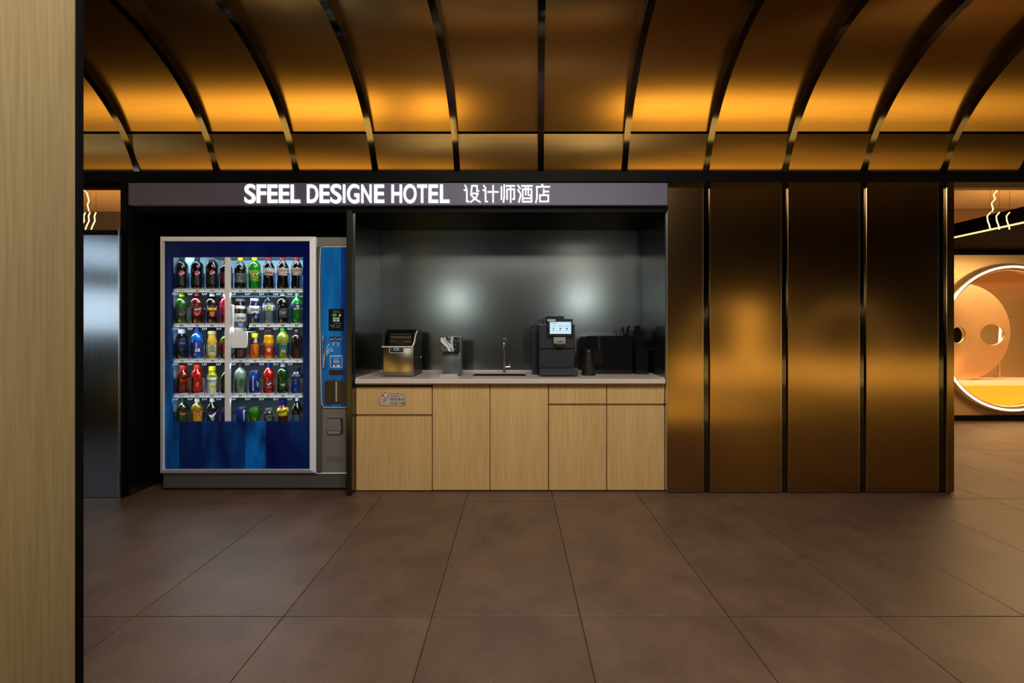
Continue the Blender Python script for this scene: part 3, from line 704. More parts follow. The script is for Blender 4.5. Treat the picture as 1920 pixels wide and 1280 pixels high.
bm = BM(); pb(bm, 612.5, 642, 855, 865, DF-.0016, .0004); pb(bm, 638, 643.5, 862.5, 864.5, DF-.004, .003); obj('plate_face', bm, mat('plate_grey', (.17, .16, .15), .4, .3), vm)
bm = BM(); pb(bm, 593, 650, 886, 888, D0+.012, .008); obj('base_seam', bm, M_silver, vm)

# ------------------------------------------------------------------ drinks
PROF = {
 'soda': ([(0, .78), (.02, .93), (.06, 1), (.3, .97), (.42, .97), (.5, 1), (.66, 1), (.74, .93), (.80, .78), (.85, .5), (.875, .40)], .40),
 'contour': ([(0, .84), (.03, .97), (.12, 1), (.3, .9), (.42, .92), (.52, 1), (.64, 1), (.7, .9), (.78, .66), (.85, .44), (.875, .38)], .42),
 'cone': ([(0, .85), (.03, .96), (.2, 1), (.35, .94), (.5, 1), (.6, 1), (.66, .92), (.78, .58), (.86, .34), (.89, .33)], .36),
 'dome': ([(0, .88), (.03, .98), (.25, .96), (.5, .98), (.6, 1), (.7, .96), (.77, .8), (.83, .5), (.87, .4)], .42),
 'milk': ([(0, .93), (.03, 1), (.55, .96), (.62, 1), (.7, .94), (.8, .84), (.9, .78)], .76),
 'frap': ([(0, .9), (.03, 1), (.5, .98), (.65, .85), (.8, .68), (.88, .68)], .74),
 'jar': ([(0, .92), (.04, 1), (.36, 1), (.42, .9), (.46, .98), (.56, 1), (.6, .9), (.72, .82), (.75, .86), (.8, .76), (.83, .7)], .70),
 'sport': ([(0, .94), (.04, 1), (.3, .96), (.38, .88), (.46, 1), (.64, 1), (.74, .84), (.8, .6), (.84, .52)], .54),
 'small': ([(0, .94), (.04, 1), (.5, .96), (.56, 1), (.66, .92), (.76, .66), (.82, .6)], .66),
 'round': ([(0, .74), (.05, .82), (.3, .80), (.4, .9), (.52, 1), (.62, 1), (.7, .86), (.76, .62), (.79, .56)], .58),
 'can': ([(0, .76), (.04, .96), (.08, 1), (.88, 1), (.95, .88), (.97, .86)], 0),
}
def liquid(c): return mat('liquid_%s' % (c if isinstance(c, str) else '_'.join('%.2f' % v for v in c)), c, .12, coat=.5)
def capm(c): return mat('cap_%s' % c, c, .4)
def labm(c): return mat('label_%s' % c, c, .38)
COLA = '0a0504'
def drink(row, ci, kind, top, wpx, cap, body, lab, neck=None, label=None, prints=(), fill=.72, cx=None, D=DB, base=None, name='drink_bottle', cat='bottle', nbody=None):
    """label: list of (y0,y1,colour) bands; prints: decorations in pixels"""
    cx = slots[ci] if cx is None else cx
    zb_ = shelf_z[row] if base is None else base
    x = X(cx, D); zt_ = Z(top, D); h = zt_-zb_; R = wpx*D/F/2*(D/math.hypot(x, D))**.5
    grp = 'cans in the vending machine' if kind == 'can' else 'bottles in the vending machine'
    t = thing(name, lab, cat, (x, D, zb_), grp)
    pr, cr = PROF[kind]
    p = [(a*h, r*R) for a, r in pr]
    def at(fr):
        for (a0, r0), (a1, r1) in zip(pr, pr[1:]):
            if a0 <= fr <= a1: return (r0+(r1-r0)*(fr-a0)/(a1-a0))*R
        return pr[-1][1]*R
    if neck:
        lo = [q for q in p if q[0] < fill*h]+[(fill*h, at(fill))]; hi = [(fill*h, at(fill))]+[q for q in p if q[0] > fill*h]
        bm = BM(); lathe(bm, lo, x, D, zb_); obj('body', bm, liquid(body), t, True)
        bm = BM(); lathe(bm, hi, x, D, zb_, cap=False); obj('neck', bm, neck, t, True)
    else:
        bm = BM(); lathe(bm, p, x, D, zb_); obj('body', bm, liquid(body) if kind != 'can' else mat('can_'+body, body, .25, .6), t, True)
    if kind == 'can':
        bm = BM(); lathe(bm, [(.955*h, .87*R), (1.0*h, .88*R), (1.0*h, .80*R), (.965*h, .78*R)], x, D, zb_); obj('rim', bm, mat('can_rim', (.6, .62, .65), .2, 1), t, True)
        bm = BM(); bx(bm, x-.2*R, x+.2*R, D-.55*R, D, zb_+.968*h, zb_+.985*h, .001); obj('pull_tab', bm, mat('can_rim', (.6, .62, .65), .2, 1), t)
    elif cap:
        ch = pr[-1][0]; bm = BM()
        lathe(bm, [(ch*h, cr*R), (ch*h+.02*h, cr*1.06*R), (.985*h, cr*1.04*R), (h, cr*.93*R)], x, D, zb_, 16); obj('cap', bm, capm(cap), t, True)
    lo_obj = None
    for (y0, y1, c) in (label or ()):
        f0, f1 = (Z(y1, D)-zb_)/h, (Z(y0, D)-zb_)/h; f0, f1 = max(f0, .02), min(f1, .86)
        fs = [f0]+[a for a, _ in pr if f0 < a < f1]+[f1]
        bm = BM(); lathe(bm, [(f*h, at(f)+.0014) for f in fs], x, D, zb_, 24, False); o = obj('label', bm, labm(c), t, True); lo_obj = lo_obj or o
    for i, q in enumerate(prints):
        fm = (Z((q[3]+q[4])/2, D)-zb_)/h; rr = at(min(max(fm, .02), .86))
        if label: rr = max(rr, max(at(min(max((Z(yy, D)-zb_)/h, .02), .86)) for yy in (q[3], q[4])))
        bm = BM(); th = math.atan2(-x, D); Df = D-rr*math.cos(th)
        fx = lambda v: VX+v
        fy = lambda v: VY+(v-VY)*D/D
        if q[0] == 't': text_bm(bm, q[5], fx(q[1]), fx(q[2]), fy(q[3]), fy(q[4]), Df, offset=q[7] if len(q) > 7 else .02, dep=.0006, res=1, slant=q[8] if len(q) > 8 else 0)
        elif q[0] == 'e': disc(bm, fx((q[1]+q[2])/2), fy((q[3]+q[4])/2), (q[2]-q[1])/2, (q[4]-q[3])/2, Df, .0006, 16, q[7] if len(q) > 7 else 0)
        elif q[0] == 'p': poly(bm, [(fx(u), fy(v)) for u, v in q[5]], Df, .0006)
        for v in bm.verts:      # bend round the bottle, turned to face out of the machine
            u = max(-rr*.97, min(rr*.97, v.co.x*math.cos(th))); dd = math.sqrt(rr*rr-u*u)+.0026+.0007*i-(v.co.y-Df)
            v.co = Vector((x+u*math.cos(th)+dd*math.sin(th), D+u*math.sin(th)-dd*math.cos(th), v.co.z))
        obj('print', bm, labm(q[6]), t)
    return t
CL = clear('bottle_clear', (.80, .88, .90), .25, .05)
CLS = clear('bottle_smoke', (.45, .5, .5), .25, .05)
def swirl(y):   # red, white and blue round emblem
    return [('e', -5.3, 5.3, y-4.6, y+4.6, None, 'e8e6e2'),
            ('p', -5, 5, y-4.6, y, [(-5.2, y+1.5), (-4.6, y-2.2), (-2, y-4.4), (2, y-4.4), (3.6, y-3.2), (1.5, y-.2), (-2, y+1.6)], 'c81020'),
            ('p', -5, 5, y, y+4.6, [(-3.8, y+3.2), (0, y+2.4), (3.4, y), (5.1, y-1), (4.6, y+2.4), (2, y+4.4), (-1.5, y+4.5)], '10287c')]
# row A
drink(0, 0, 'soda', 481, 22.5, '0a1030', COLA, 'dark cola bottle with navy cap, first on the left in the top row', CLS, [(519, 535, '0d0e12')], swirl(512), .78)
drink(0, 1, 'soda', 481, 22.5, '0a1030', COLA, 'dark cola bottle with navy cap, second from left in the top row', CLS, [(519, 535, '0d0e12')], swirl(512), .78)
drink(0, 2, 'soda', 480, 22.5, '55585a', COLA, 'dark cola bottle with grey cap, third from left in the top row', CLS, [(517, 534, '15161b')], swirl(511), .8)
drink(0, 3, 'soda', 488, 22.5, '101530', COLA, 'dark bottle mostly hidden behind the window bar in the top row', None, [(512, 532, '70121a')])
drink(0, 4, 'contour', 482, 21.5, 'd8c010', COLA, 'black cola bottle with yellow cap and grey label in the top row', CL, [(513, 530, '6f706c')],
      [('e', -6.5, 5.5, 515.5, 523.5, None, '2a2a2e'), ('e', -5.2, 4.4, 516.6, 522.4, None, '85868a'), ('t', -4.2, 3.6, 518, 521.4, 'Coke', '17171a'), ('e', -1, 5, 515, 517.4, None, '9c2030')], .74)
drink(0, 5, 'soda', 481.5, 22.5, 'd8d010', '0c7a18', 'bright green bottle with yellow cap and red dot label in the top row', None, [(507, 527, '5d9a18')],
      [('p', 0, 0, 507, 514, [(-10, 508), (-4, 508), (-7, 516), (-10, 515)], 'b4c020'), ('p', -4, 3, 511, 521, [(-3.5, 514), (-1.5, 511.5), (-.5, 513), (-1.8, 519), (-3.8, 519.5)], 'e8ece0'), ('p', 2, 8, 509, 515, [(2, 514), (7, 509.5), (7.8, 511), (4, 515)], 'dfe8d0'),
       ('e', -2.6, 2.2, 513.5, 518.8, None, 'c41818'), ('p', 3, 8, 514, 522, [(3, 521), (6.5, 516), (7, 521)], 'd8d828'), ('t', -3.5, 7.5, 524, 526, 'LEMON', 'dfe23a')])
drink(0, 6, 'contour', 480.5, 21.5, 'b81018', COLA, 'cola bottle with red cap and silver label in the top row', CL, [(503.5, 517, 'b4bcc2')],
      [('t', -7, 7, 507.5, 513, 'Coke', 'c01020', .05)], .78)
drink(0, 7, 'contour', 480.5, 21.5, 'b81018', COLA, 'cola bottle with red cap and red label, second from right in the top row', CL, [(503.5, 517, 'd8d4d2'), (505, 515.5, 'b01420')],
      [('t', -8.5, 8.5, 507, 513.5, 'Coca-Cola', 'e8dede', .03, .1)], .78)
drink(0, 8, 'contour', 480.5, 21.5, 'b81018', COLA, 'cola bottle with red cap and red label, last on the right in the top row', CL, [(503.5, 517, 'd8d4d2'), (505, 515.5, 'b01420')],
      [('t', -8.5, 8.5, 507, 513.5, 'Coca-Cola', 'e8dede', .03, .1)], .78)
# row B
drink(1, 0, 'dome', 548.5, 23.5, 'c8c410', '14420c', 'dark green bottle with yellow cap in the second row', None, [(575, 592, '16321a')],
      [('p', -5, 6, 582, 591, [(-5.5, 587), (6, 583), (5.5, 587), (0, 591), (-5, 590)], '8c2420')])
drink(1, 1, 'dome', 547.5, 23.5, 'c01024', '3c120c', 'brown red bottle with red cap and red green label in the second row', CLS, [(574, 592, '5c1210')],
      [('p', -6, 8, 575, 584, [(-6, 581), (-5, 577), (7.5, 575), (7.5, 578.5), (-6, 583.5)], '3d7a3a'), ('p', -6, 8, 579, 592, [(-6, 584.5), (7, 580), (5, 587), (-.5, 592), (-5, 590)], 'd81c34'), ('t', -4.5, 6.5, 577.3, 581, 'Mountain', 'd8d0b8', .01, .2)], .82)
drink(1, 2, 'dome', 548, 22, 'e6e6e2', '0c0d10', 'black root beer bottle with white cap and yellow lettered label in the second row', CLS, [(573, 594, '3a1a0c')],
      [('p', -10, 10, 573, 577, [(-9.8, 573), (9.8, 573), (7.6, 577), (-7.6, 577)], 'd8b888'), ('t', -8.2, 8.2, 576.2, 582, 'MUG', 'e8c838', .05), ('p', -5, 5, 583, 594, [(-5, 584), (5, 583.5), (4, 590), (0, 593.5), (-4, 591)], 'b05828')], .8)
drink(1, 3, 'sport', 547, 22.5, 'e6e6e2', 'a00828', 'crimson bottle with white cap partly behind the window bar in the second row', None, [(573, 590, 'c01450')])
drink(1, 4, 'milk', 560, 21, 'dcdcd6', '241a16', 'brown milk bottle with white cap standing behind the delivery tray bottle', None, [(573, 579, 'd8d4cc')], cx=450.5, D=3.205)
drink(1, 5, 'milk', 559.5, 20, 'e8e8e4', '101c4a', 'navy blue milk bottle with white cap in the second row', None, [(573.5, 588, 'dcdccf')],
      [('t', -7.6, 7.6, 576.5, 583, 'Oreo', '1a2a70', .03, .12), ('p', -9, 9, 583, 588, [(-8.5, 584), (0, 586), (8.5, 583.5), (8.5, 585.5), (0, 588), (-8.5, 586)], '20285c'), ('p', -2, 7, 589, 598, [(0, 590), (5, 589), (6.5, 594), (3, 598), (-1, 595)], '5a78b8')])
drink(1, 6, 'cone', 546.5, 21.5, '10206c', (.10, .14, .15), 'clear water bottle with blue cap and citrus label in the second row', CL, [(572, 582.5, 'ccd4dc')],
      [('e', -4.6, 4.6, 572.6, 580, None, '5a7812'), ('e', -1.6, 3.4, 574.4, 579, None, 'c8cc50'), ('p', -4, 4, 579.5, 582.6, [(-4, 579.5), (4, 579.5), (4, 582), (-4, 582)], '7a8c14')], .62)
drink(1, 7, 'dome', 547.5, 22, 'a8c0c4', COLA, 'black soda bottle with pale cap and grey lettered label in the second row', CLS, [(578, 595, '3a3c3e')],
      [('p', -10, 10, 577.6, 579.2, [(-10, 577.6), (10, 577.6), (10, 579), (-10, 579)], 'c4c4c0'), ('t', -6, 6, 582, 588.5, 'Diet', 'b8bcbc', .0, .15), ('p', -10, 10, 594, 595.4, [(-10, 594.2), (10, 594.2), (10, 595.2), (-10, 595.2)], 'b8b8b4')], .8)
drink(1, 8, 'cone', 547, 22.5, 'e4e8e4', '0a6a24', 'green bottle with white cap and blue label in the second row', None, [(569.5, 581, '14386c')],
      [('p', -10, 10, 568.8, 570.2, [(-10, 569), (10, 569), (10, 570.3), (-10, 570.3)], 'd4dccc'), ('t', -6.5, 7, 576.2, 581, 'Sprite', 'e4ece0', .02, .08), ('e', -2, 4, 571.5, 576, None, 'b8c830')])
# picker bottle
drink(1, 4, 'milk', 574.5, 20, 'e4e4e0', '2a2018', 'milk bottle with brown top and blue lettering on the white delivery tray', None, [(588, 603, 'dcdcd4'), (603, 621, '4a4844')],
      [('t', -8, 8, 592.5, 599, 'Oreo', '20306c', .03, .12), ('p', -9, 9, 599, 603, [(-8.5, 600), (0, 602), (8.5, 599), (8.5, 600.4), (0, 603.4), (-8.5, 601.4)], '28305c'), ('p', -6, 5, 604, 612, [(-5.5, 605), (4, 604), (5, 609), (0, 612.5), (-4, 610)], '7088c0')], cx=451, D=3.103, base=z0p)
# row C
drink(2, 0, 'sport', 616, 23, 'a8bcc4', '101a2c', 'dark blue water bottle with pale cap in the third row', CLS, [(639, 656, '0c1838')],
      [('t', -4, 7, 641.5, 644.5, 'water', '7c90b8', .0)], .66)
drink(2, 1, 'dome', 614, 22.5, '0c2c8c', '0a4a9c', 'bright blue bottle with orange ring on its label in the third row', None, [(638.5, 661, '0c2a84')],
      [('p', -10, 10, 638, 640, [(-10, 638.2), (10, 638.2), (10, 639.6), (-10, 639.6)], 'e0dcd8'), ('p', -10, 10, 639.5, 642, [(-10, 639.8), (10, 639.8), (9.6, 641.4), (-9.6, 641.4)], 'c85420'), ('p', -4, 5, 653, 660, [(-4, 654), (4.5, 653), (5, 659), (-4.5, 659)], 'd4d8e4'), ('e', -2, 2, 654, 657, None, 'c07020'), ('p', -2.8, -1.6, 642, 654, [(-2.6, 642), (-1.2, 642), (-1.2, 654), (-2.6, 654)], 'c0d0ec')])
drink(2, 2, 'frap', 620.5, 19.5, 'b0a868', 'b08a34', 'cream coloured coffee bottle with round green emblem in the third row', None, [(646.5, 666, 'c8c8a0')],
      [('e', -5, 5, 646.5, 656.5, None, '4a5c50'), ('e', -3.4, 3.4, 648, 655, None, 'c4c8ac'), ('e', -1.8, 1.8, 649.4, 653.6, None, '3c5048'), ('p', -5, 5, 657, 660, [(-5, 657.4), (5, 657.4), (5, 659), (-5, 659)], '5c7038')])
drink(2, 3, 'soda', 622, 22, '282878', '3a4a10', 'mixed coloured bottle mostly hidden behind the window bar in the third row', None, [(640, 660, '9c2420')])
drink(2, 4, 'jar', 628, 21, '181414', '181012', 'dark jar bottle under the white delivery tray', None, [(655, 668, '3a3436')], [('p', -5, 5, 657, 667, [(-3.5, 658), (4, 658), (4, 666), (-3.5, 666)], '601818')])
drink(2, 5, 'small', 624.5, 17, 'c8c410', 'b04c08', 'small orange juice bottle with yellow cap in the third row', None, [(634, 645, '221c14'), (645, 666, 'c4701c')],
      [('p', -4, 5, 633, 644, [(-2, 642), (1, 634), (4, 634), (5, 642), (1, 643)], 'a8a498'), ('p', -6, 2, 646, 667, [(-5, 646), (-3, 646), (-1, 658), (3, 666), (-5, 666)], 'c02410')])
drink(2, 6, 'jar', 618.5, 20, '1c0c06', 'b87c08', 'yellow ribbed juice bottle with dark brown cap in the third row', None, [(648.5, 666, 'b42410')],
      [('p', -5, 5, 650, 659, [(-4, 657), (-2, 651), (1, 654), (3, 651), (3.5, 658), (0, 660)], 'e0b890')])
drink(2, 7, 'dome', 613.5, 22, '0c6a14', '6a7c28', 'pale green tea bottle with green cap in the third row', None, [(646, 661, '2c6c84')],
      [('p', -8, 8, 648, 652, [(-4, 647), (4, 647), (4, 651), (-4, 651)], '1c2c64'), ('p', -4, 5, 655.5, 660.8, [(-3.5, 656), (5, 656), (5, 660.5), (-3.5, 660.5)], 'd8a020')])
drink(2, 8, 'soda', 618, 21, '1c1614', '1c1010', 'dark brown bottle last on the right in the third row', None, [(653, 668, '3a1218')])
# row D
drink(3, 0, 'sport', 684.5, 22.5, 'b01810', '4a0c04', 'dark amber red sports drink with red cap in the fourth row', None, [(713, 731, '5c0e08')], [('p', -6, 8, 712, 716, [(-6, 714.5), (0, 712.6), (8, 712.6), (8, 714), (0, 714.6), (-6, 716)], 'c83418')], cx=343.5)
drink(3, 1, 'sport', 682.5, 22, 'd82c0c', '84040e', 'ruby red sports drink with orange red cap in the fourth row', None, [(712, 731, '8c0810')], [('p', -5, 4, 715, 725, [(-3, 722), (-1, 716), (3, 717), (2, 723), (-1, 726)], 'e0480c')])
drink(3, 2, 'small', 686, 18.5, 'd0c410', '7a8c1c', 'white lemonade bottle with yellow cap and lemon label in the fourth row', None, [(707, 736, 'd4d8d4')],
      [('t', -6.5, 6.5, 711.5, 714.5, 'limonade', '1c2c24', .03), ('t', -6.5, 3.5, 715, 717, 'natural', '3c4c44', .01), ('e', -4.6, 4.6, 721, 731.5, None, 'c8cc1c'), ('p', -8, 8, 698, 706, [(-7, 704), (-5, 699), (0, 698.5), (5, 701), (7, 705), (0, 703)], 'c8c020')])
drink(3, 3, 'contour', 690, 21, '141414', '0c0c0c', 'black bottle mostly hidden behind the window bar in the fourth row', None, [(712, 730, '1c2022')])
drink(3, 4, 'dome', 681.5, 21.5, '1c2420', '6a7c70', 'milky grey green bottle with dark cap in the fourth row', None, [(709, 728, '5a7058')], [('p', -3, 6, 709, 727, [(-2, 711), (3, 709), (6, 714), (4, 722), (0, 727), (-3, 719)], '2c4c2c')], nbody=None)
drink(3, 5, 'can', 694, 19, None, '1a3c94', 'tall blue drinks can in the fourth row', prints=[('p', -5, -1, 704, 732, [(-4, 704), (-1.6, 704), (-2.6, 716), (-1.6, 732), (-4, 732)], 'a8bce4'), ('p', 2, 8, 712, 728, [(3, 713), (8, 718), (7, 728), (4, 724)], '4cb4cc')], name='drink_can', cat='can')
drink(3, 6, 'contour', 680, 20.5, '10247c', '8c0806', 'red orange soda bottle with blue cap and tilted label in the fourth row', CL, [(713, 727, 'a01810')],
      [('p', -6, 6, 713, 726, [(-5, 725), (-4.5, 719), (2, 714), (6, 714), (5.5, 719), (-1, 725)], '142470'), ('t', -3.8, 5, 716.5, 721.5, 'Fanta', 'e8e8e8', .03, .5), ('p', -4, 4, 722, 727, [(-4, 725.5), (2, 724), (0, 727)], 'd8a020')], .84)
drink(3, 7, 'soda', 680.5, 21, 'a0acac', '082c0a', 'dark green bottle with silver cap in the fourth row', None, [(712, 728, '0a3a10')],
      [('p', -6, 6, 717, 723, [(-5, 718), (-2, 721), (0, 718.5), (2, 721), (5, 717.5), (3, 723), (-3, 723)], 'b4c8a8')])
drink(3, 8, 'sport', 688, 22, '101828', '0a3484', 'deep blue sports drink with dark cap in the fourth row', None, [(699, 707, '0c1018')], [('t', -6, 6, 703, 705.5, 'POWER', 'c0ccd8', .01)])
# row E
drink(4, 0, 'dome', 747, 21.5, '0a3c1c', '121c0e', 'dark tea bottle with green cap in the bottom row', None, [(772, 790, '2c3c10')], [('e', -7, 6, 772, 778, None, '7c1c18'), ('t', -5, 4, 773.5, 776.5, 'Brisk', 'b89c40', .02)], cx=343)
drink(4, 1, 'dome', 746.5, 21.5, 'e4e4e2', '6c5408', 'amber tea bottle with white cap and red yellow label in the bottom row', None, [(770, 790, 'c48c10')], [('p', -10, 10, 769, 772.5, [(-10, 769.5), (10, 769.5), (10, 772), (-10, 772)], '8c0c18'), ('e', -5, 6, 771.5, 780, None, '9c1024', .35), ('t', -3.4, 4.4, 773.5, 778, 'Brisk', 'd88c70', .02, .3)])
drink(4, 2, 'contour', 746, 20.5, 'e4e4e2', '080808', 'black soda bottle with white cap and blue label with yellow edge in the bottom row', None, [(770, 800, '102050')],
      [('p', -10, 10, 769, 772.2, [(-10, 769.6), (10, 769.6), (10, 771.8), (-10, 771.8)], 'd0c430'), ('p', -7, 7, 773, 785, [(-7, 778), (6, 773), (7.5, 775), (-1, 786), (-3, 782)], 'c4ccd4'), ('e', -3, 5, 782, 788, None, '7c8034'), ('p', -9, -4, 773, 777, [(-9, 773.5), (-4, 773), (-7, 777)], 'b03060')])
drink(4, 3, 'can', 763, 18, None, '3a2c68', 'purple can mostly hidden behind the window bar in the bottom row', name='drink_can', cat='can')
drink(4, 4, 'can', 763, 17.5, None, '1c2c84', 'short blue and silver can in the bottom row', prints=[('p', 2, 7, 769, 789, [(2, 769), (7, 769), (6.5, 789), (3, 789)], 'a4b4c0')], name='drink_can', cat='can', cx=453.5)
drink(4, 5, 'can', 763, 18.5, None, '2c8410', 'bright green can in the bottom row', prints=[('t', -4.5, 4.5, 774, 777, 'LIME', '1c4c08', .04), ('e', -3, 3, 783, 788, None, '98500c')], name='drink_can', cat='can')
drink(4, 6, 'jar', 764.5, 18, '5c5e60', '1c1e20', 'black jar with grey lid in the bottom row', None, [(776, 790, '303234')], [('e', -4.5, 4.5, 778, 787, None, '7c8084'), ('e', -3.2, 3.2, 779.4, 785.6, None, '2a2c2e')], cx=504.5)
drink(4, 7, 'round', 748.5, 21, '0c1058', '4a2008', 'yellow chocolate milk bottle with blue cap in the bottom row', None, [(763, 778, 'd0b810')],
      [('t', -9, 8, 768, 774, 'Nesquik', '10206c', .05, .2), ('e', -6, 0, 764.6, 767.4, None, 'c84c10')])
drink(4, 8, 'cone', 745, 20, 'e8e8e6', COLA, 'dark cola bottle with white cap and yellow edged label in the bottom row', None, [(775, 800, '2c587c')],
      [('p', -10, 10, 775, 779.5, [(-10, 775.4), (10, 775.4), (10, 779), (-10, 779)], 'c4b820'), ('e', -1, 3, 786.5, 789.5, None, 'c8401c')])

# ------------------------------------------------------------------ counter
DCT = 2.99
zc1, zc0 = .8165, Z(719, DCT)
cx0, cx1 = XN0+.005, XN1-.009
sx0, sx1, sy0, sy1 = X(884, 3.17), X(987, 3.17), 3.19, 3.40
ct = thing('countertop', 'pale beige stone worktop over the oak cabinets in the pantry niche', 'countertop', (0, DCT, zc0))
bm = BM()
bx(bm, cx0, cx1, DCT, sy0, zc0, zc1, .002); bx(bm, cx0, sx0, sy0, YB-.012, zc0, zc1); bx(bm, sx1, cx1, sy0, YB-.012, zc0, zc1); bx(bm, sx0, sx1, sy1, YB-.012, zc0, zc1)
obj('slab', bm, M_quartz, ct)
bm = BM(); bx(bm, cx0, cx1, YB-.022, YB-.0095, zc1, zc1+.012); bx(bm, cx0, cx0+.01, 3.02, YB-.023, zc1, zc1+.008); bx(bm, cx1-.01, cx1, 3.02, YB-.023, zc1, zc1+.008); obj('upstand', bm, M_quartz, ct)
sk = thing('sink', 'black undermount sink basin set into the pale worktop below the faucet', 'sink', (X(935, 3.28), 3.28, .66))
bm = BM(); e = .0015; zs = zc1-.004
bx(bm, sx0+e, sx1-e, sy0+e, sy1-e, .66, .668); bx(bm, sx0+e, sx0+.008, sy0+e, sy1-e, .668, zs); bx(bm, sx1-.008, sx1-e, sy0+e, sy1-e, .668, zs); bx(bm, sx0+.008, sx1-.008, sy0+e, sy0+.008, .668, zs); bx(bm, sx0+.008, sx1-.008, sy1-.008, sy1-e, .668, zs)
obj('basin', bm, mat('sink_black', (.01, .01, .011), .25), sk)
bm = BM(); lathe(bm, [(0, .02), (.004, .02), (.004, .012)], X(935, 3.28), 3.29, .668); obj('drain', bm, M_edge, sk)

# ------------------------------------------------------------------ cabinets
DCAB = 3.035
def cab(label, x0, x1, fronts, ztop=None):
    t = thing('cabinet', label, 'cabinet', ((X(x0, DCAB)+X(x1, DCAB))/2, DCAB, 0), 'oak base cabinets')
    a, b = X(x0, DCAB), X(x1, DCAB)
    bm = BM(); bx(bm, a+.0008, b-.0008, DCAB+.022, YB-.012, .012, ztop or zc0-.001); obj('carcass', bm, mat('carcass_dark', (.10, .065, .03), .6, noise=.1), t)
    bm = BM(); bx(bm, a+.0008, b-.0008, DCAB+.004, DCAB+.022, Z(722, DCAB), zc0-.001); obj('top_rail', bm, M_oak, t)
    bm = BM(); bx(bm, a+.002, b-.002, DCAB+.012, YB-.05, 0, .012); obj('plinth', bm, M_black, t)
    for nm, fx0, fx1, fy0, fy1 in fronts:
        bm = BM(); bx(bm, X(fx0, DCAB)+.0015, X(fx1, DCAB)-.0015, DCAB, DCAB+.02, Z(fy1, DCAB), Z(fy0, DCAB), .0012); f = obj(nm, bm, M_oak, t)
        if nm == 'drawer':
            bm = BM(); bx(bm, X(fx0, DCAB)+.002, X(fx1, DCAB)-.002, DCAB+.012, DCAB+.021, Z(fy1+5, DCAB), Z(fy1, DCAB)); obj('finger_groove', bm, mat('groove_oak', (.30, .19, .08), .6, noise=.1), f)
    return t
c1 = cab('oak cabinet with a panda sticker on its drawer, leftmost under the worktop', 667, 810.5, [('drawer', 667.5, 810, 725.5, 776.5), ('door', 667.5, 810, 781.5, 919)])
bm = BM(); bx(bm, X(668, DCAB), X(809, DCAB), DCAB+.002, DCAB+.006, Z(724.8, DCAB), Z(721.3, DCAB)); obj('shadow_gap', bm, mat('gap_black', (.006, .005, .004), .8), c1)
cab('oak cabinet with two tall plain doors below the sink', 811, 1028, [('door', 811, 918.5, 723, 918.5), ('door', 919, 1028, 723, 918.5)], .655)
cab('oak cabinet with two drawers over two doors below the coffee machine', 1028.5, 1246, [('drawer', 1029, 1137, 723, 756.5), ('drawer', 1138, 1246, 723, 756.5), ('door', 1029, 1137, 761.5, 918.5), ('door', 1138, 1246, 761.5, 918.5)])
# sticker
DST = DCAB-.0004
st = thing('sticker', 'white panda sticker with black Chinese lettering on the left oak drawer', 'sticker', tuple(P(736, 749, DST)))
so = [(283, 430), (288, 360), (335, 322), (355, 280), (400, 240), (430, 216), (470, 212), (515, 232), (545, 250), (600, 237), (640, 250), (690, 236), (740, 232), (800, 240), (860, 265), (930, 285), (962, 320), (966, 370), (956, 395), (976, 440), (966, 500), (940, 540), (900, 556), (350, 556), (305, 512)]
def sp(u, v): return (690+u/13.71, 720+v/13.71)
bm = BM(); poly(bm, [sp(*q) for q in so], DST, .0008); obj('border', bm, labm('5a2a18'), st)
cxs, cys = 630, 400
bm = BM(); poly(bm, [sp(cxs+(u-cxs)*.965, cys+(v-cys)*.93) for u, v in so], DST-.0009, .0005); obj('face', bm, labm('b8aa9c'), st)
bm = BM()
for u, v, a, b in ((400, 300, 1.5, 1.5), (515, 296, 1.4, 1.4), (455, 348, 1.6, 1.3), (508, 345, 1.1, 1.2), (440, 432, 1.2, .7)): q = sp(u, v); disc(bm, q[0], q[1], a, b, DST-.0015, .0004, 12)
text_bm(bm, '保持清洁', *[sp(562, 0)[0], sp(935, 0)[0]], sp(0, 355)[1], sp(0, 425)[1], DST-.0015, dep=.0004, offset=.006)
text_bm(bm, '垃圾入桶', *[sp(562, 0)[0], sp(935, 0)[0]], sp(0, 452)[1], sp(0, 522)[1], DST-.0015, dep=.0004, offset=.006)
obj('black_print', bm, M_ink, st)
bm = BM(); q = sp(458, 300); disc(bm, q[0], q[1], 5.6, 4.8, DST-.00145, .0003, 20); obj('panda_head', bm, labm('c8beb2'), st)
bm = BM(); q = sp(430, 395); disc(bm, q[0], q[1], 5, 1.6, DST-.00146, .0003, 16); obj('scarf', bm, labm('8c84a8'), st)
bm = BM(); poly(bm, [sp(350, 440), sp(440, 420), sp(480, 440), sp(420, 520), sp(365, 480)], DST-.00147, .0003); obj('leaf', bm, labm('a8a820'), st)
bm = BM()
for u in (590, 648, 706, 768):
    q = sp(u, 308); stroke(bm, [(q[0]+1.8*math.cos(2*PI*k/14), q[1]+2.1*math.sin(2*PI*k/14)) for k in range(15)], .55, DST-.0015, .0004)
obj('circle_marks', bm, labm('4c6870'), st)

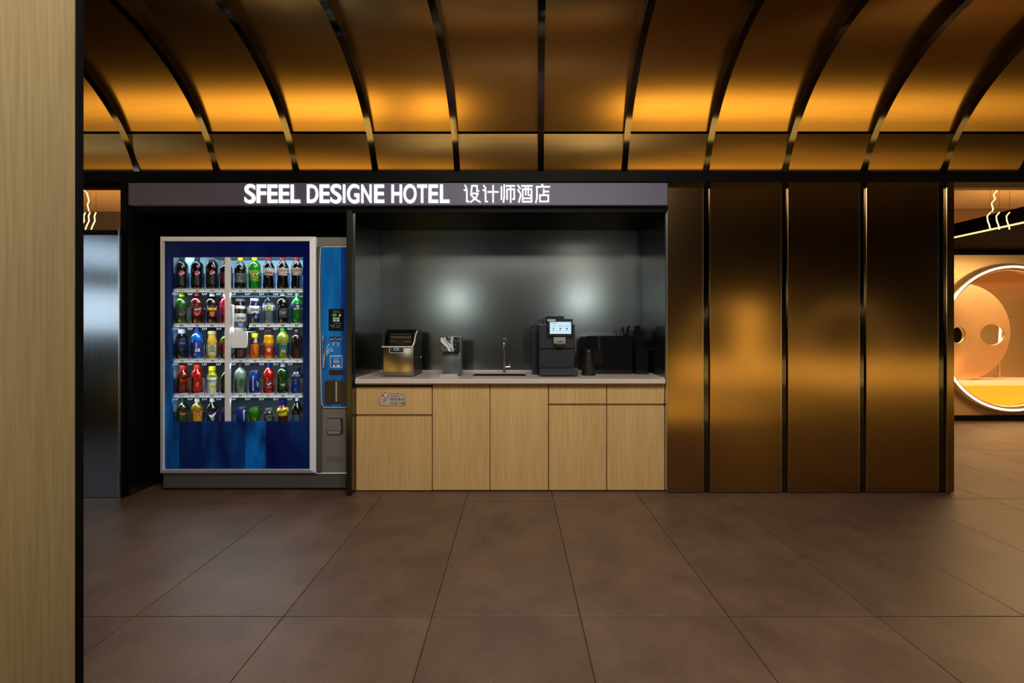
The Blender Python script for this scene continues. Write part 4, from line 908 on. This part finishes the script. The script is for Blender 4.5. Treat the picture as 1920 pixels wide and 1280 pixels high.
# ------------------------------------------------------------------ ice maker
yi0, yi1 = 3.13, 3.42
xi0, xi1 = X(717.5, yi0), X(776, yi0)
zi, zit = Z(650, yi0), 1.165
im = thing('ice_maker', 'countertop ice maker with brushed steel front and smoked clear lid', 'ice maker', ((xi0+xi1)/2, yi0, zc1))
M_imf = mat('icemaker_steel', (.33, .27, .21), .24, 1, rvar=.02, nscale=5, stretch=(50, 50, 1), bump=.01); M_imd = mat('icemaker_dark', (.035, .035, .036), .35, .4, noise=.1)
M_chr = mat('chrome_bright', (.8, .78, .74), .12, 1); M_trim = mat('silver_trim', (.62, .58, .52), .4, .2, noise=.03)
bm = BM(); prism(bm, [(yi0+.004, zc1+.006), (yi1, zc1+.006), (yi1, zit-.01), (yi1-.03, zit), (yi0+.10, zit), (yi0+.092, zit-.012), (yi0+.092, zi+.02), (yi0+.004, zi)], 'x', xi0+.004, xi1-.004); obj('housing', bm, M_imd, im)
bm = BM(); bx(bm, xi0, xi1, yi0-.004, yi0+.02, zc1+.006, zi-.001, .008, 3); obj('front_panel', bm, M_imf, im, True)
bm = BM(); bx(bm, xi0+.02, xi1-.02, yi0+.03, yi1-.02, zc1, zc1+.006); obj('foot', bm, M_black, im)
bm = BM()
prism(bm, [(yi0+.002, zi+.004), (yi0+.012, zi+.07), (yi0+.088, zit+.004), (yi0+.086, zit-.002), (yi0+.018, zi+.066), (yi0+.008, zi+.004)], 'x', xi0+.006, xi1-.006)
obj('lid', bm, clear('lid_smoke', (.72, .71, .68), .15, .08), im, label='smoked clear lid')
bm = BM(); tube(bm, [(xi0-.004, yi0-.009, zi), (xi1-.02, yi0-.009, zi), (xi1-.006, yi0-.008, zi+.006), (xi1+.002, yi0+.004, zi+.035), (xi1+.004, yi0+.04, zi+.09), (xi1+.004, yi0+.095, zit-.008)], .0055, 8); obj('lid_trim', bm, M_trim, im, True, label='chrome lid trim')
bm = BM(); bx(bm, xi0-.002, xi1+.002, yi0+.085, yi0+.12, zit-.008, zit+.008, .004); bx(bm, xi0-.001, xi0+.014, yi0+.004, yi0+.09, zi, zi+.012, .002)
prism(bm, [(yi0+.002, zi+.004), (yi0+.012, zi+.075), (yi0+.088, zit+.006), (yi0+.088, zi+.004)], 'x', xi0+.0, xi0+.012)
obj('lid_hinge', bm, M_imd, im)
bm = BM()
for k in range(9):
    xk = xi0+.052+k*.0172
    bx(bm, xk, xk+.011, yi0+.035, yi0+.045, zi+.062, zi+.078, .002)
for k in (0, 1, 6, 7, 8):
    xk = xi0+.052+k*.0172; bx(bm, xk, xk+.011, yi0+.03, yi0+.04, zi+.032, zi+.042, .002)
obj('freezing_rods', bm, mat('rod_metal', (.62, .60, .52), .4, .3), im); bm = BM()
bx(bm, xi0+.045, xi1-.03, yi0+.045, yi0+.055, zi+.085, zi+.097, .002); bx(bm, xi0+.04, xi1-.03, yi0+.05, yi0+.058, zi+.01, zi+.085)
obj('ice_tray', bm, mat('tray_metal', (.10, .095, .085), .45, .3), im)
bm = BM(); prr(bm, 729.5, 757, 649.5, 661.5, yi0-.007, .004, 2.2); dp = obj('display', bm, M_trim, im)
bm = BM(); prr(bm, 731, 755.8, 650, 660.3, yi0-.009, .002, 1.5); obj('display_glass', bm, mat('disp_dark', (.02, .016, .016), .15), dp)
bm = BM(); pb(bm, 737.5, 749, 651.6, 657.5, yi0-.0096, .0006); obj('display_light', bm, emis('disp_blue', (.14, .19, .22), .6), dp)
bm = BM()
for u in (734.2, 752): 
    for v in (653, 656.6): disc(bm, u, v, .8, .8, yi0-.0092, .0006, 8)
pb(bm, 739, 741, 652.4, 654.4, yi0-.0102, .0005); pb(bm, 744.5, 747.5, 653, 656.4, yi0-.0102, .0005)
obj('display_marks', bm, emis('disp_mk', (.5, .55, .55), .4), dp)
bm = BM(); pb(bm, 738, 749, 667, 669.2, yi0-.0048, .0008, .0002); obj('badge', bm, mat('badge_dark', (.05, .035, .025), .5), im)
bm = BM(); tube(bm, [(xi1-.01, yi0+.20, .95), (xi1+.008, yi0+.20, .95)], .008, 8); bx(bm, xi1-.005, xi1+.0, yi0+.17, yi0+.24, .9, 1.0, .002); obj('side_vent', bm, M_imd, im)
bm = BM(); tube(bm, [(xi1+.008, yi0+.195, .952), (xi1+.014, yi0+.195, .952)], .005, 8); obj('drain_plug', bm, M_white, im)

# ------------------------------------------------------------------ water dispenser
yd = 3.175
wd = thing('water_dispenser', 'slim grey hot water dispenser with black and white swirl front', 'water dispenser', (X(846, yd), yd, zc1))
M_wd = mat('dispenser_grey', (.12, .135, .145), .32, .5, rvar=.03, nscale=6)
bm = BM(); bx(bm, X(829, yd+.02), X(864, yd+.02), yd+.035, yd+.15, zc1, Z(631, yd), .006, 2); bx(bm, X(829, yd+.02), X(864.5, yd+.02), yd+.022, yd+.05, zc1+.004, Z(662, yd), .006, 2); obj('body', bm, M_wd, wd, True)
bm = BM(); bx(bm, X(826, yd), X(861.5, yd), yd-.02, yd+.034, Z(659.5, yd), Z(630.5, yd), .005, 2); hd = obj('head', bm, mat('head_black', (.02, .022, .024), .18), wd, True)
def wq(u, v): return (700+u/10.67, 605+v/10.67)
for nm, col, polys in (('swirl_white', (.62, .68, .70), [[(1350, 285), (1400, 305), (1440, 372), (1505, 455), (1560, 572), (1508, 572), (1470, 492), (1400, 432), (1345, 372)], [(1400, 282), (1442, 292), (1470, 362), (1540, 425), (1562, 470), (1552, 525), (1500, 425), (1450, 365)], [(1558, 282), (1576, 282), (1562, 400), (1592, 572), (1576, 572), (1545, 400)], [(1584, 282), (1602, 282), (1591, 420), (1612, 560), (1600, 572), (1575, 420)]]),
        ('swirl_grey', (.10, .095, .09), [[(1346, 420), (1400, 455), (1468, 505), (1490, 572), (1350, 572)]])):
    bm = BM()
    for k, pl in enumerate(polys): poly(bm, [wq(*q) for q in pl], yd-.0202-.0003*k, .0008)
    obj(nm, bm, mat(nm, col, .12), hd)
bm = BM()
for u, v in ((854, 638.5), (858.5, 639), (854, 645.5), (853.5, 654)): disc(bm, u, v, .9, .9, yd-.0202, .0006, 8)
pb(bm, 840, 845.5, 632.4, 634, yd-.023, .0006)
obj('touch_marks', bm, mat('mark_grey', (.25, .27, .28), .4), hd)
bm = BM(); bx(bm, X(825.5, 3.15), X(858, 3.15), 3.15, 3.195, zc1, Z(701.3, 3.15), .002); obj('drip_tray', bm, mat('tray_silver', (.6, .6, .62), .3, .6), wd)
bm = BM(); bx(bm, X(865, yd)+.002, X(867, yd)+.006, yd+.06, yd+.09, Z(640, yd), Z(633, yd), .002); obj('side_knob', bm, M_wd, wd)

# ------------------------------------------------------------------ faucet
yf = 3.44
fa = thing('faucet', 'slim brushed steel gooseneck faucet with side lever behind the sink', 'faucet', (X(945.5, yf), yf, zc1))
xf = X(945.5, yf); zf = lambda y: Z(y, yf)
bm = BM(); lathe(bm, [(0, .013), (.004, .013), (.005, .0105), (zf(681)-zc1, .0105), (zf(680)-zc1, .006)], xf, yf, zc1, 14); obj('base', bm, M_edge, fa, True)
bm = BM(); pts = [(xf, yf, zf(682)), (xf, yf, zf(650))]
for k in range(10):
    t = PI*k/9; pts.append((xf, yf-.05+.05*math.cos(t), zf(648)+.055*math.sin(t)))
pts.append((xf-.003, yf-.1, zf(652)))
tube(bm, pts, .0055, 10); obj('spout', bm, M_edge, fa, True)
bm = BM(); tube(bm, [(xf-.003, yf-.1, zf(653)), (xf-.003, yf-.1, zf(649))], .0085, 10); obj('nozzle', bm, M_edge, fa, True)
bm = BM(); tube(bm, [(xf+.008, yf, zf(688)), (xf+.048, yf, zf(687.5))], .0055, 8); tube(bm, [(xf+.046, yf, zf(688)), (xf+.049, yf, zf(678))], .0032, 8); obj('lever', bm, M_edge, fa, True)

# ------------------------------------------------------------------ coffee machine
yc = 3.175
cm = thing('coffee_machine', 'dark bean-to-cup coffee machine with lit touch screen on the worktop', 'coffee machine', (X(1045, yc), yc, zc1))
M_cm = mat('coffee_body', (.022, .024, .032), .38, .2, noise=.08); M_cm2 = mat('coffee_black', (.008, .011, .012), .3, noise=.05)
zt_c = Z(607.5, yc)
bm = BM(); bx(bm, X(1010.5, yc), X(1079, yc), yc+.03, yc+.34, zc1+.012, zt_c, .004, 2); obj('body', bm, M_cm, cm, True)
bm = BM(); bx(bm, X(1011.5, yc), X(1077, yc), yc+.012, yc+.03, Z(690, yc), Z(654.5, yc), .003); obj('lower_door', bm, M_cm, cm)
bm = BM(); bx(bm, X(1011.5, yc), X(1077, yc), yc+.006, yc+.03, Z(653, yc), Z(609, yc), .003); obj('upper_panel', bm, M_cm, cm)
bm = BM(); bx(bm, X(1025, yc), X(1060, yc), yc+.07, yc+.26, zt_c, Z(592.5, yc+.07), .004); obj('bean_hopper', bm, M_cm2, cm)
bm = BM(); bx(bm, X(1026, yc-.02), X(1074, yc-.02), yc-.02, yc+.006, Z(631, yc-.02), Z(598, yc-.02), .004); scr = obj('screen_housing', bm, M_cm2, cm)
ye = yc-.0205
bm = BM(); pb(bm, 1031, 1070.8, 603.4, 625.6, ye-.0008, .0012); scn = obj('screen', bm, emis('screen_white', (.62, .84, .95), 1.0), scr)
bm = BM()
for u, rr in ((1038, 1.3), (1050.5, 1.7), (1063, 1.9)):
    c = (u, 615.5); poly(bm, [(u-rr, 614.8), (u+rr, 614.8), (u+rr*.7, 616.6), (u+rr*.2, 617.2), (u-rr*.2, 617.2), (u-rr*.7, 616.6)], ye-.001, .0005)
    pb(bm, u-2.6, u+2.6, 619.2, 619.8, ye-.0015, .0005)
disc(bm, 1068.3, 605.3, .9, .9, ye-.001, .0005, 8); pb(bm, 1033, 1044, 605.4, 606.1, ye-.0015, .0005)
obj('screen_icons', bm, M_ink, scr)
bm = BM()
for u in (1038, 1050.5, 1063):
    stroke(bm, [(u-3.5, 609.6), (u+3.5, 609.6), (u+3.5, 614)], .4, ye-.001, .0005); stroke(bm, [(u-3.5, 609.6), (u-3.5, 614)], .4, ye-.001, .0005); stroke(bm, [(u-2.5, 611.8), (u+2.5, 611.8)], .6, ye-.001, .0005)
obj('screen_lines', bm, emis('scr_line', (.35, .5, .58), .6), scr)
bm = BM(); pb(bm, 1026.5, 1041.5, 598.4, 602, ye-.0015, .002); pb(bm, 1029, 1039, 599.6, 600.6, ye-.002, .0004); obj('name_tag', bm, mat('tag_white', (.5, .52, .52), .4), scr)
bm = BM(); pr_ = [(X(u, yc-.035), Z(v, yc-.035)) for u, v in [(1038, 632), (1060.5, 632), (1060, 644), (1038.8, 644)]]
prism(bm, pr_, 'y', yc-.035, yc+.004); spt = obj('spout', bm, mat('spout_silver', (.55, .5, .47), .3, .8, rvar=.03), cm, label='silver coffee spout')
bm = BM(); pb(bm, 1041, 1058.5, 645, 648.8, yc-.03, .028, .003); obj('nozzle', bm, M_chr, spt)
bm = BM(); pb(bm, 1043.5, 1056, 648.6, 651, yc-.026, .02, .002); pb(bm, 1043.5, 1056.5, 640, 641.3, yc-.0356, .0008); poly(bm, [(1049.3, 640), (1050.2, 637.6), (1051, 640)], yc-.0352, .0006); obj('spout_print', bm, M_cm2, spt)
bm = BM(); prism(bm, [(yc-.045, zc1+.01), (yc+.03, zc1+.01), (yc+.03, Z(690, yc)), (yc-.04, Z(691.5, yc-.04))], 'x', X(1012, yc), X(1082, yc)); obj('drip_tray', bm, M_cm, cm)
bm = BM(); 
for u in (1042, 1049, 1054): pb(bm, u, u+3, 690, 691, yc-.0455+.006, .001)
obj('tray_marks', bm, M_chr, cm)
bm = BM()
for u in (1018, 1078): 
    for yy in (yc-.02, yc+.28): lathe(bm, [(0, .014), (.012, .014)], X(u, yc), yy, zc1, 10)
obj('foot', bm, M_cm2, cm)
bm = BM(); bx(bm, X(998.5, yc+.12), X(1010.5, yc)-.002, yc+.10, yc+.30, zc1, Z(608.5, yc+.12), .004); wt = obj('milk_cooler', bm, M_cm, cm)
bm = BM(); pb(bm, 1001.5, 1008, 620, 696, yc+.098, .002); obj('cooler_door', bm, M_cm2, wt)

# ------------------------------------------------------------------ black box, cups and caddy at the right of the worktop
yk = 3.33
M_gl = mat('gloss_black', (.006, .006, .007), .1, noise=.1)
bo = thing('storage_box', 'large glossy black storage box on the right of the worktop', 'box', (X(1140, yk), yk, zc1))
bm = BM(); prism(bm, rrect(X(1097.5, yk), X(1186, yk), zc1, Z(629.5, yk), .016), 'y', yk, yk+.2); obj('body', bm, M_gl, bo)
bm = BM(); pb(bm, 1121, 1125.5, 630.5, 656, yk-.002, .002); obj('front_seam', bm, mat('seam_grey', (.014, .015, .016), .6, spec=.1), bo)
bm = BM(); pb(bm, 1112, 1131, 657.5, 684, yk-.004, .004, .001); obj('dispensing_slot', bm, mat('slot_brown', (.008, .007, .006), .7, spec=.1), bo)
cu = thing('cup_stack', 'stack of dark brown paper cups beside the coffee machine', 'cup', (X(1103, 3.27), 3.27, zc1))
yq = 3.262; z_ = zc1; ax = X(1102.5, yq)
prof_ = [(0, .052), (.002, .054), (.012, .0535)]
for k in range(3):
    z1_ = .012+.055*k; prof_ += [(z1_+.002, .050-.008*k), (z1_+.05, .046-.009*k), (z1_+.054, .0475-.009*k)]
prof_ += [(.19, .026), (.196, .02)]
bm = BM(); lathe(bm, prof_, ax, yq-.02, z_, 20); obj('cups', bm, mat('cup_brown', (.011, .0095, .0075), .4, noise=.1), cu, True)
ca = thing('utensil_caddy', 'black caddy holding stirrers and lids at the right end of the worktop', 'caddy', (X(1190, 3.36), 3.36, zc1))
xk0, xk1 = X(1187, 3.36)+.004, cx1-.02
bm = BM(); bx(bm, xk0, xk1, 3.30, 3.48, zc1+.0, zc1+.2, .004); obj('holder', bm, M_gl, ca)
def kb(n, a, b, t, D, dep=.02, tilt=0):
    bm = BM(); prism(bm, [(X(a, D), zc1+.2), (X(b, D), zc1+.2), (X(b+tilt, D), Z(t, D)), (X(a+tilt, D), Z(t, D))], 'y', D, D+dep); obj(n, bm, M_gl, ca)
kb('lid_sleeve', 1181.5+6, 1205, 619.5, 3.36, .08); kb('stirrer_block', 1189.5, 1199, 610.5, 3.35, .05, 1)
# stirrers lean between the box and the caddy
sj = thing('stirrer_cup', 'black cup of slim stirrers standing on the storage box', 'cup', (X(1176, 3.36), 3.36, Z(629.5, yk)))
zq = Z(629.5, yk)
bm = BM(); lathe(bm, [(0, .018), (.014, .02)], X(1175, 3.36), 3.40, zq, 12); obj('cup', bm, M_gl, sj)
for a, b, t in ((1176.5, 1181.5, 611), (1166.5, 1169.5, 613.5)):
    bm = BM(); xm = X(1175, 3.36); prism(bm, [(xm-.004+(a-1174)*.002, zq+.006), (xm+.004+(a-1174)*.002, zq+.006), (X(b, 3.40), Z(t, 3.40)), (X(a, 3.40), Z(t, 3.40))], 'y', 3.395, 3.405); obj('stirrer', bm, M_gl, sj)
